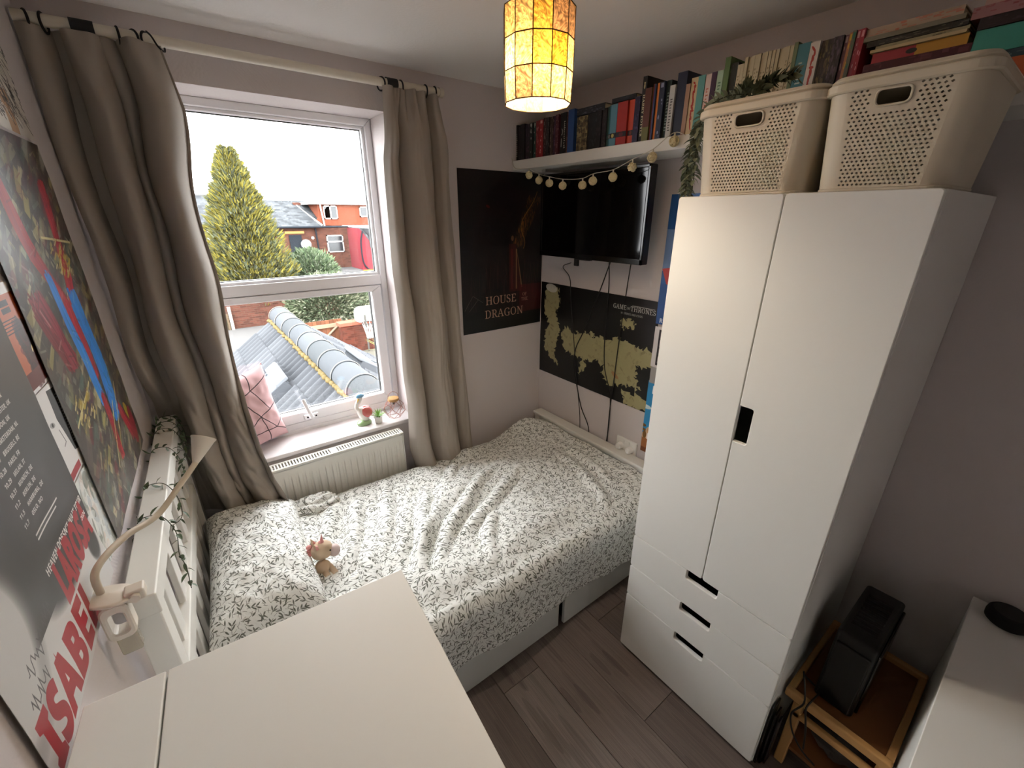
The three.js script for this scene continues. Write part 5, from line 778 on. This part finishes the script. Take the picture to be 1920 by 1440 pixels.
{
  // ground and paving
  struct('ground_outside', bx(-30, 40, -2.6, -2.3, -60, -0.3), mo('#56544c', 0.95));
  solo('patio', bx(-3, 4.6, -2.299, -2.28, -17.4, -0.4), mo('#504f4e', 0.9), 'pale concrete patio behind the tiled roof', 'patio');
  solo('lawn_patch', bx(-1.4, 1.7, -2.279, -1.75, -17.495, -17.39), mo('#4c6a2c', 0.95), 'strip of green lawn above the low timber edging', 'lawn');

  // tiled extension roof under the window: double-roll tiles on both slopes
  const tileG = (() => { const W2 = 0.3, L = 0.4, n = 24, P = [], I = []; const prof = (t) => { const k = (t * 2) % 1; return k < 0.62 ? 0.046 * Math.sin(Math.PI * k / 0.62) : 0; }; for (let s = 0; s < 2; s++) for (let i = 0; i <= n; i++) for (let e = 0; e < 2; e++) P.push(i / n * W2, prof(i / n) - (s ? 0.024 : 0), e * L); const id = (s, i, e) => s * (n + 1) * 2 + i * 2 + e; for (let i = 0; i < n; i++) { I.push(id(0, i, 0), id(0, i, 1), id(0, i + 1, 1), id(0, i, 0), id(0, i + 1, 1), id(0, i + 1, 0)); for (const e of [0, 1]) { const a = id(0, i, e), b = id(0, i + 1, e), c = id(1, i + 1, e), d = id(1, i, e); e ? I.push(a, d, c, a, c, b) : I.push(a, c, d, a, b, c); } } const g = new THREE.BufferGeometry(); g.setAttribute('position', new THREE.Float32BufferAttribute(P, 3)); g.setIndex(I); return muv(toCreasedNormals((g.computeVertexNormals(), g), 0.9)); })();
  const RX = 1.66, RY = 0.5, pitch = Math.atan(0.7), tones = ['#424447', '#484a4d', '#3c3e41'].map((c) => mo(c, 0.95));
  const roof = thing('tiled_roof', 'grey double-roll tiled extension roof below the window', 'roof', [RX, -2.3, -3.1]); const ro = origin.get(roof), rnd = rng(77);
  part('walls', bx(0.35, 2.97, -2.3, -0.47, -4.85, -0.32), OUT.brickNear, roof);
  part('roof_deck', prism([[RX - 1.32, RY - 0.06 - 1.32 * 0.7], [RX + 1.32, RY - 0.06 - 1.32 * 0.7], [RX, RY - 0.06]], 4.55).translate(0, 0, -4.9), OUT.grey, roof);
  for (const side of [-1, 1]) for (let r = 0; r < 5; r++) for (let k = 0; k < 15; k++) {
    const z = -4.93 + k * 0.3, m = new THREE.Mesh(tileG, tones[(rnd() * 3) | 0]); m.name = 'roof_tile'; m.castShadow = m.receiveShadow = true; roof.add(m);
    // tile runs down the slope (its +z), width along the ridge
    const top = 0.06 + r * 0.335, dx = side * Math.cos(pitch), dy = -Math.sin(pitch);
    const X = V(0, 0, side < 0 ? 1 : -1), Zd = V(dx, dy, 0), Yn = Zd.clone().cross(X), b = new THREE.Matrix4().makeBasis(X, Yn, Zd);
    m.quaternion.setFromRotationMatrix(b); const lift = 0.012 - 0.0; const tilt = 0.035; m.rotateX(tilt);
    const base = V(RX + dx * top, RY - 0.06 + dy * top, side < 0 ? z : z + 0.3).addScaledVector(Yn, 0.02 + lift); m.position.copy(base.sub(ro));
  }
  for (let k = 0; k < 10; k++) { const z0 = -4.95 + k * 0.452, g = new THREE.CylinderGeometry(0.142, 0.148, 0.47, 18, 1, true, -Math.PI / 2 - 0.05, Math.PI + 0.1).rotateX(-Math.PI / 2).rotateZ(0).translate(RX, RY - 0.045, z0 + 0.235); part('ridge_tile', g, mo(['#3d4043', '#424548', '#393c3e'][k % 3], 0.75, { side: THREE.DoubleSide }), roof); part('mortar_joint', new THREE.TorusGeometry(0.149, 0.004, 5, 22, Math.PI).translate(RX, RY - 0.045, z0), mo('#77756d', 0.9), roof); }
  const foam = []; for (let k = 0; k < 60; k++) { const z = -4.9 + k * 0.0755; foam.push(ball(RX - 0.15 + (rnd() - 0.5) * 0.02, RY - 0.075 + (rnd() - 0.5) * 0.02, z, 0.022 + rnd() * 0.014, 0.018 + rnd() * 0.012, 0.05, 8)); }
  part('sealant_foam', mg(foam), mo('#54492f', 0.95), roof);
  // rooflights
  const light = (side, c, label) => { const t = thing('rooflight', label, 'rooflight', c, 'rooflights'); t.rotation.z = -side * pitch; const o = origin.get(t), B = (n, x0, x1, y0, y1, z0, z1, m, r = 0.006) => part(n, bx(o.x + x0, o.x + x1, o.y + y0, o.y + y1, o.z + z0, o.z + z1, r, 2), m, t); const gm = mo('#4a4d51', 0.5); B('upstand', -0.4, 0.4, 0.0, 0.09, -0.29, 0.29, gm); B('pane', -0.36, 0.36, 0.088, 0.096, -0.25, 0.25, mat('#5f666b', 0.1), 0.002); for (const s of [-1, 1]) B('frame_stile', -0.4, 0.4, 0.085, 0.11, s > 0 ? 0.25 : -0.29, s > 0 ? 0.29 : -0.25, gm); const h = side * -0.37; B('top_hood', h - 0.07, h + 0.07, 0.09, 0.15, -0.29, 0.29, mo('#6b6f73', 0.4), 0.02); return t; };
  const onSlope = (side, d, z) => [RX + side * d * Math.cos(pitch), RY - 0.02 - d * Math.sin(pitch), z];
  light(-1, onSlope(-1, 0.86, -2.72), 'rooflight on the slope nearer the pink cushion'); light(1, onSlope(1, 0.78, -2.75), 'rooflight on the far slope beyond the ridge');
  // garden walls, fence, gate
  const wall1 = thing('garden_wall', 'long weathered brick garden wall behind the patio', 'garden wall', [1, -2.3, -17.6]);
  part('brickwork', bx(-3, 6.0, -2.3, -1.12, -17.75, -17.5), OUT.brick, wall1); part('coping', bx(-3.05, 6.05, -1.12, -1.05, -17.8, -17.46, 0.01), mo('#75726a', 0.9), wall1);
  const edging = thing('timber_edging', 'short timber palisade with a pale post at the left-hand end of the patio', 'edging', [0.9, -2.3, -17.3]);
  for (let i = 0; i < 16; i++) part('paling', bx(0.35 + i * 0.085, 0.42 + i * 0.085, -2.29, -1.66 + 0.02 * (i % 3), -17.36, -17.31), mo('#56493a', 0.9), edging); part('post', bx(1.72, 1.82, -2.29, -1.4, -17.38, -17.28), mo('#a8a49a', 0.8), edging);
  const bw = thing('brick_pier_wall', 'reddish brick yard wall with a tiled cap beside the gate', 'garden wall', [4.6, -2.3, -11.6]);
  part('brickwork', bx(4.28, 6.6, -2.3, -1.42, -11.9, -11.6), OUT.brickNear, bw); part('coping', bx(4.22, 6.65, -1.42, -1.3, -11.95, -11.55, 0.02), mo('#7d4638', 0.85), bw);
  const gate = thing('wooden_gate', 'brown boarded garden gate with a diagonal brace', 'gate', [3.9, -2.3, -12.4]);
  for (let i = 0; i < 11; i++) part('board', bx(3.1 + i * 0.13, 3.222 + i * 0.13, -2.24, -1.32, -12.42, -12.39), mo(['#5f3d2c', '#684431', '#573829'][i % 3], 0.85), gate);
  part('rail', bx(3.1, 4.53, -1.56, -1.44, -12.38, -12.34), mo('#7b6a58', 0.85), gate); part('brace', rod([3.7, -2.1, -12.36], [4.42, -1.5, -12.36], 0.04, 4), mo('#7b6a58', 0.85), gate);
  const fence = thing('orange_fence', 'orange-brown fence panel beyond the hedge', 'fence', [7.9, -2.3, -17]);
  for (let i = 0; i < 12; i++) part('board', bx(7.0 + i * 0.16, 7.15 + i * 0.16, -2.3, -0.35, -17.03, -17), mo(['#8d5a2c', '#97602f'][i % 2], 0.8), fence);
  const hoop = thing('basketball_hoop', 'basketball hoop with a white-rimmed backboard over the yard wall', 'hoop', [5.05, -2.3, -11.5]);
  part('post', rod([5.02, -2.29, -11.45], [5.02, -1.1, -11.45], 0.03, 10), mo('#4a4845', 0.6), hoop);
  const bbp = rr(4.72, 5.46, -1.32, -0.84, 0.16, 6); part('backboard', prism(bbp, 0.03, 0.004).translate(0, 0, -11.55), mo('#8d9a8f', 0.5), hoop); part('board_rim', tube(bbp.map(([x, y]) => [x, y, -11.51]), 0.018, 90, 6, true), mo('#c9c9c2', 0.5), hoop);
  part('ring', new THREE.TorusGeometry(0.2, 0.012, 6, 24).rotateX(Math.PI / 2).translate(5.05, -1.32, -11.28), mo('#3a3533', 0.6), hoop);
  const net = []; for (let i = 0; i < 12; i++) { const a = i / 12 * 6.283, b = (i + 1.6) / 12 * 6.283, d = (i - 1.6) / 12 * 6.283; for (const q of [b, d]) net.push(rod([5.05 + 0.2 * Math.cos(a), -1.32, -11.28 + 0.2 * Math.sin(a)], [5.05 + 0.09 * Math.cos(q), -1.82, -11.28 + 0.09 * Math.sin(q)], 0.008, 4)); } part('net', mg(net), mo('#c6c2ba', 0.8), hoop);

  // foliage
  const vcol = new THREE.MeshPhysicalMaterial({ vertexColors: true, roughness: 0.95, specularIntensity: 0.15, side: THREE.DoubleSide });
  const leaves = (n, seed, place, cols, size, wide = 0.22) => { const r = rng(seed), P = [], C = [], N = []; const v = V(0, 0, 0); for (let i = 0; i < n; i++) { const { p, d } = place(r), s = size * (0.6 + r() * 0.8), side = V(r() - 0.5, r() - 0.5, r() - 0.5).cross(d).normalize(), tip = p.clone().addScaledVector(d, s), a = p.clone().addScaledVector(side, s * wide), b = p.clone().addScaledVector(side, -s * wide); const nn = side.clone().cross(d).normalize(); for (const q of [a, b, tip]) { P.push(q.x, q.y, q.z); N.push(nn.x, nn.y, nn.z); } const c = cols[(r() * cols.length) | 0]; for (let k = 0; k < 3; k++) C.push(...c); } const g = new THREE.BufferGeometry(); g.setAttribute('position', new THREE.Float32BufferAttribute(P, 3)); g.computeVertexNormals(); g.setAttribute('color', new THREE.Float32BufferAttribute(C, 3)); return g; };
  const con = thing('conifer_tree', 'tall golden-green conifer in front of the houses', 'tree', [3.0, -2.3, -19.2]);
  const prof = [[-2.3, 1.45], [-1.2, 1.75], [-0.4, 1.72], [0.6, 1.45], [1.6, 1.12], [2.4, 0.85], [3.1, 0.62], [3.7, 0.42], [4.2, 0.16]];
  tag(part('foliage', leaves(60000, 5, (r) => { const y = -2.2 + 6.4 * Math.pow(r(), 1.25), R = poly(prof, y) * (0.9 + 0.22 * noise2(y * 2.2, r() * 0.001) ), a = r() * 6.283, w = R * (0.5 + 0.5 * Math.pow(r(), 0.45) + 0.16 * noise3(Math.cos(a) * 2.2, y * 2.0, Math.sin(a) * 2.2)), p = V(3.02 + w * Math.cos(a), y + 0.1 * noise2(a * 3, y * 3), -19.2 + w * Math.sin(a)); return { p, d: V(Math.cos(a) * 0.9 + (r() - 0.5) * 0.9, 0.45 + r() * 0.7, Math.sin(a) * 0.9 + (r() - 0.5) * 0.9).normalize() }; }, [[0.12, 0.105, 0.02], [0.09, 0.085, 0.02], [0.06, 0.072, 0.035], [0.06, 0.072, 0.05], [0.09, 0.1, 0.07], [0.08, 0.09, 0.06], [0.16, 0.14, 0.025], [0.26, 0.23, 0.06]], 0.15), vcol, con), null, null, null, 'stuff');
  tag(part('sprays', leaves(7000, 15, (r) => { const y = -2.2 + 6.45 * Math.pow(r(), 1.15), a = r() * 6.283, w = poly(prof, y) * (0.94 + 0.16 * noise3(Math.cos(a) * 2.2, y * 2.0, Math.sin(a) * 2.2)), p = V(3.02 + w * Math.cos(a), y, -19.2 + w * Math.sin(a)); return { p, d: V(Math.cos(a) * 0.8 + (r() - 0.5) * 0.5, 0.5 + r() * 0.5, Math.sin(a) * 0.8 + (r() - 0.5) * 0.5).normalize() }; }, [[0.2, 0.17, 0.03], [0.1, 0.11, 0.06], [0.14, 0.13, 0.04]], 0.22, 0.12), vcol, con), null, null, null, 'stuff');
  part('trunk', rod([3.0, -2.3, -19.2], [3.0, 2, -19.2], 0.14, 10), mo('#3a2c20', 0.9), con);
  const bush = (name, label, c, rx, ry, rz, n, seed, cols, sz) => { const t = thing(name, label, 'shrub', [c[0], -2.3, c[2]]); tag(part('foliage', leaves(n, seed, (r) => { const a = r() * 6.283, e = Math.acos(1 - 1.55 * r()), k = 0.55 + 0.5 * Math.pow(r(), 0.5) + 0.1 * noise2(a * 3, e * 3), d = V(Math.sin(e) * Math.cos(a), Math.cos(e), Math.sin(e) * Math.sin(a)); return { p: V(c[0] + d.x * rx * k, c[1] + d.y * ry * k, c[2] + d.z * rz * k), d: d.clone().add(V(r() - 0.5, r() - 0.3, r() - 0.5)).normalize() }; }, cols, sz), vcol, t), null, null, null, 'stuff'); part('stem', rod([c[0], -2.3, c[2]], [c[0], c[1], c[2]], 0.06, 8), mo('#3a2c20', 0.9), t); };
  bush('holly_bush', 'broad variegated evergreen bush behind the gate', [4.95, -1.35, -15.2], 1.5, 1.1, 0.9, 16000, 6, [[0.05, 0.07, 0.04], [0.1, 0.12, 0.07], [0.2, 0.21, 0.14], [0.07, 0.09, 0.05]], 0.13);
  bush('leafy_shrub', 'green leafy shrub beside the conifer, below the far windows', [5.5, -0.85, -19.8], 1.15, 1.2, 0.8, 11000, 7, [[0.06, 0.09, 0.05], [0.11, 0.15, 0.08], [0.15, 0.18, 0.12]], 0.16);
  const cord = thing('spiky_plant', 'spiky strap-leaved plant at the foot of the brick yard wall', 'plant', [5.25, -2.3, -10.6]);
  for (let i = 0; i < 26; i++) part('leaf', blade(0.75, 0.05, 0.3, 0.12 + (i % 4) * 0.12, 5).rotateZ(0.6 + (i % 5) * 0.2).rotateY(i * 2.4).translate(5.25, -2.2, -10.6), mo(i % 2 ? '#6e6b3c' : '#59613a', 0.7, { side: THREE.DoubleSide }), cord);
}
{ // the terrace opposite
  const Z = -28, k = (z) => (2.174 - z) / (2.174 + 20), px = (x) => 0.623 + (x - 0.623) * k(Z), py = (y) => 1.866 + (y - 1.866) * k(Z); // a front measured at 20 m, set out at 28 m
  const X = px, Yy = py;
  const roofSlab = (x0, x1, ye, yr, z, depth) => { const g = bx(x0, x1, -0.06, 0.06, 0, Math.hypot(yr - ye, depth)); return muv(g.rotateX(Math.atan2(yr - ye, depth)).rotateY(0).scale(1, 1, -1).translate(0, ye, z)); };
  const slab = (x0, x1, ye, yr, z, depth) => { const L = Math.hypot(yr - ye, depth), a = Math.atan2(yr - ye, depth); return bx(x0, x1, -0.05, 0.05, -L, 0).rotateX(a).translate(0, ye, z); };
  const window_ = (parent, x0, x1, y0, y1, z, split) => { const f = 0.07, w = part('window', mg([bx(x0, x1, y1 - f, y1, z, z + 0.06), bx(x0, x1, y0, y0 + f, z, z + 0.06), bx(x0, x0 + f, y0, y1, z, z + 0.06), bx(x1 - f, x1, y0, y1, z, z + 0.06), ...(split === 'v' ? [bx((x0 + x1) / 2 - 0.04, (x0 + x1) / 2 + 0.04, y0, y1, z, z + 0.06)] : split === 'h' ? [bx(x0, x1, lerp(y0, y1, 0.62) - 0.04, lerp(y0, y1, 0.62) + 0.04, z, z + 0.06)] : [])]), OUT.frame, parent); part('pane', bx(x0 + f, x1 - f, y0 + f, y1 - f, z + 0.01, z + 0.03), mat('#1f2427', 0.15), w); return w; };
  const dish = (x, y, z, label) => { const t = thing('satellite_dish', label, 'satellite dish', [x, y, z]); part('bowl', lathe([[0, 0], [0.12, 0.015], [0.22, 0.05], [0.3, 0.1], [0.29, 0.11], [0.2, 0.065], [0, 0.012]], 22).rotateX(Math.PI / 2 - 0.2).rotateY(-0.3).translate(x, y, z + 0.12), mo('#8f9294', 0.6), t); part('arm', mg([rod([x, y - 0.25, z + 0.2], [x + 0.02, y - 0.02, z + 0.42], 0.015, 6), rod([x, y, z], [x, y, z + 0.14], 0.025, 6)]), OUT.grey, t); };
  // white rendered house at the left-hand end
  const a = thing('rendered_house', 'white rendered house with slate roof behind the conifer', 'house', [X(1.2), -4, Z - 3]);
  part('wall', bx(X(-6), X(3.2), -4, Yy(1.52), Z - 6, Z), OUT.render, a); part('roof', slab(X(-6.2), X(3.3), Yy(1.5), Yy(2.65), Z + 0.4, 3.6), OUT.slate, a); part('gutter', rod([X(-6), Yy(1.48), Z + 0.45], [X(3.2), Yy(1.48), Z + 0.45], 0.07, 8), OUT.dark, a); part('downpipe', tube([[X(1.62), Yy(1.45), Z + 0.4], [X(1.7), Yy(1.25), Z + 0.12], [X(1.72), Yy(0.6), Z + 0.1], [X(1.74), -3, Z + 0.1]], 0.06, 20, 6), OUT.dark, a); part('ridge', rod([X(-6.2), Yy(2.66), Z - 3.2], [X(3.3), Yy(2.66), Z - 3.2], 0.1, 8), OUT.grey, a);
  // brick terrace with slate roof
  const b = thing('brick_terrace', 'dark brick terraced house with slate roof and two back windows', 'house', [X(5.6), -4, Z - 3]);
  part('wall', bx(X(3.2), X(7.46), -4, Yy(1.4), Z - 6, Z), OUT.brick, b); part('roof', slab(X(3.2), X(6.3), Yy(1.38), Yy(2.5), Z + 0.3, 3.6), OUT.slate, b); part('gutter', rod([X(3.2), Yy(1.37), Z + 0.36], [X(7.44), Yy(1.37), Z + 0.36], 0.06, 8), OUT.dark, b);
  window_(b, X(6.44), X(7.2), Yy(0.22), Yy(1.0), Z, 'h'); part('window', mg([bx(X(4.84), X(5.36), Yy(0.23), Yy(1.04), Z, Z + 0.05)]), OUT.dark, b); part('timber_lintel', bx(X(4.7), X(5.5), Yy(1.1), Yy(1.2), Z, Z + 0.06), mo('#a87b4c', 0.8), b);
  part('drainpipe', rod([X(6.0), Yy(1.36), Z + 0.1], [X(6.05), -3, Z + 0.1], 0.05, 6), OUT.dark, b); part('chimney', mg([bx(X(5.66), X(5.98), Yy(2.1), Yy(2.44), Z - 3.2, Z - 2.6)]), OUT.brick, b); part('verge', tube([[X(5.75), Yy(2.4), Z - 2.9], [X(5.9), Yy(2.1), Z - 2.0], [X(6.3), Yy(1.42), Z + 0.35]], 0.06, 10, 6), mo('#a4a29c', 0.8), b);
  part('lean_to_roof', bx(X(6.1), X(7.44), Yy(-0.62), Yy(-0.5), Z, Z + 2.5), OUT.grey, b); part('wall_vent', rod([X(5.84), Yy(0.9), Z], [X(5.84), Yy(0.9), Z + 0.05], 0.09, 10), OUT.frame, b);
  dish(X(5.5), Yy(0.62), Z + 0.02, 'round satellite dish on the dark brick wall beside the black window');
  for (const [x, l] of [[5.62, 'taller television aerial on the terrace ridge'], [5.28, 'shorter television aerial on the terrace ridge']]) { const h = x > 5.5 ? 0.5 : 0.22, t = thing('aerial', l, 'aerial', [X(x), Yy(2.45), Z - 3.1]); part('mast', rod([X(x), Yy(2.4), Z - 3.1], [X(x) - 0.05, Yy(2.45 + h), Z - 3.1], 0.025, 6), OUT.grey, t); part('element', mg([rod([X(x) - 0.35, Yy(2.45 + h), Z - 3.1], [X(x) + 0.25, Yy(2.42 + h), Z - 3.1], 0.02, 5), rod([X(x) - 0.3, Yy(2.45 + h) - 0.14, Z - 3.1], [X(x) - 0.3, Yy(2.45 + h) + 0.14, Z - 3.1], 0.015, 5), rod([X(x) - 0.12, Yy(2.45 + h) - 0.14, Z - 3.1], [X(x) - 0.12, Yy(2.45 + h) + 0.12, Z - 3.1], 0.015, 5)]), OUT.grey, t); }
  // timber-clad dormer
  const d = thing('clad_dormer', 'orange-brown clad dormer with white fascia and two windows', 'dormer', [X(7.4), Yy(1.3), Z - 2]);
  part('cladding', bx(X(6.32), X(9.2), Yy(1.41), Yy(2.36), Z - 3.5, Z - 0.35), OUT.clad, d); part('cheek', prism([[0, 0], [1.2, 0], [1.2, 1.25]], 0.1).rotateY(0).translate(X(5.95), Yy(1.42), Z - 0.42), OUT.clad, d); part('fascia', bx(X(6.0), X(9.3), Yy(2.34), Yy(2.46), Z - 3.5, Z - 0.15), OUT.frame, d); part('downpipe', rod([X(6.42), Yy(2.42), Z - 0.25], [X(6.5), Yy(1.36), Z - 0.25], 0.05, 8), OUT.frame, d);
  window_(d, X(6.55), X(7.18), Yy(1.7), Yy(2.3), Z - 0.35, 'v'); window_(d, X(8.24), X(8.63), Yy(1.79), Yy(2.26), Z - 0.35, '');
  // red rendered extension
  const e = thing('red_extension', 'red painted extension with a small slate roof', 'house', [X(8.4), -4, Z + 1]);
  part('wall', prism([[X(7.45), -4], [X(9.6), -4], [X(9.6), Yy(0.5)], [X(8.1), Yy(0.5)], [X(7.5), Yy(1.32)], [X(7.45), Yy(1.32)]], 2.2).translate(0, 0, Z), OUT.red, e);
  part('roof', mg([bx(-0.06, 0.06, 0, Math.hypot(X(8.15) - X(7.5), Yy(1.32) - Yy(0.45)), -0.2, 2.2).rotateZ(Math.atan2(X(8.15) - X(7.5), Yy(1.32) - Yy(0.45))).translate(X(8.2), Yy(0.46), Z), bx(X(7.9), X(9.7), Yy(0.48), Yy(1.3), Z - 0.2, Z + 2.25)]), OUT.slate, e);
  part('rooflight', bx(X(8.25), X(8.6), Yy(0.85), Yy(1.12), Z + 2.25, Z + 2.3), mo('#8a9195', 0.2), e); part('cable_run', tube([[X(7.62), Yy(1.2), Z + 2.23], [X(7.5), Yy(0.7), Z + 2.23], [X(7.56), Yy(-0.3), Z + 2.23], [X(7.9), Yy(-0.55), Z + 2.23], [X(8.2), Yy(-0.35), Z + 2.23], [X(8.55), Yy(-0.6), Z + 2.23]], 0.045, 40, 5), OUT.dark, e);
  dish(X(8.25), Yy(0.12), Z + 2.22, 'round satellite dish on the red painted extension');
  part('security_light', bx(X(8.3), X(8.42), Yy(0.3), Yy(0.4), Z + 2.2, Z + 2.3), OUT.frame, e);
}

renderer.render(scene, camera);
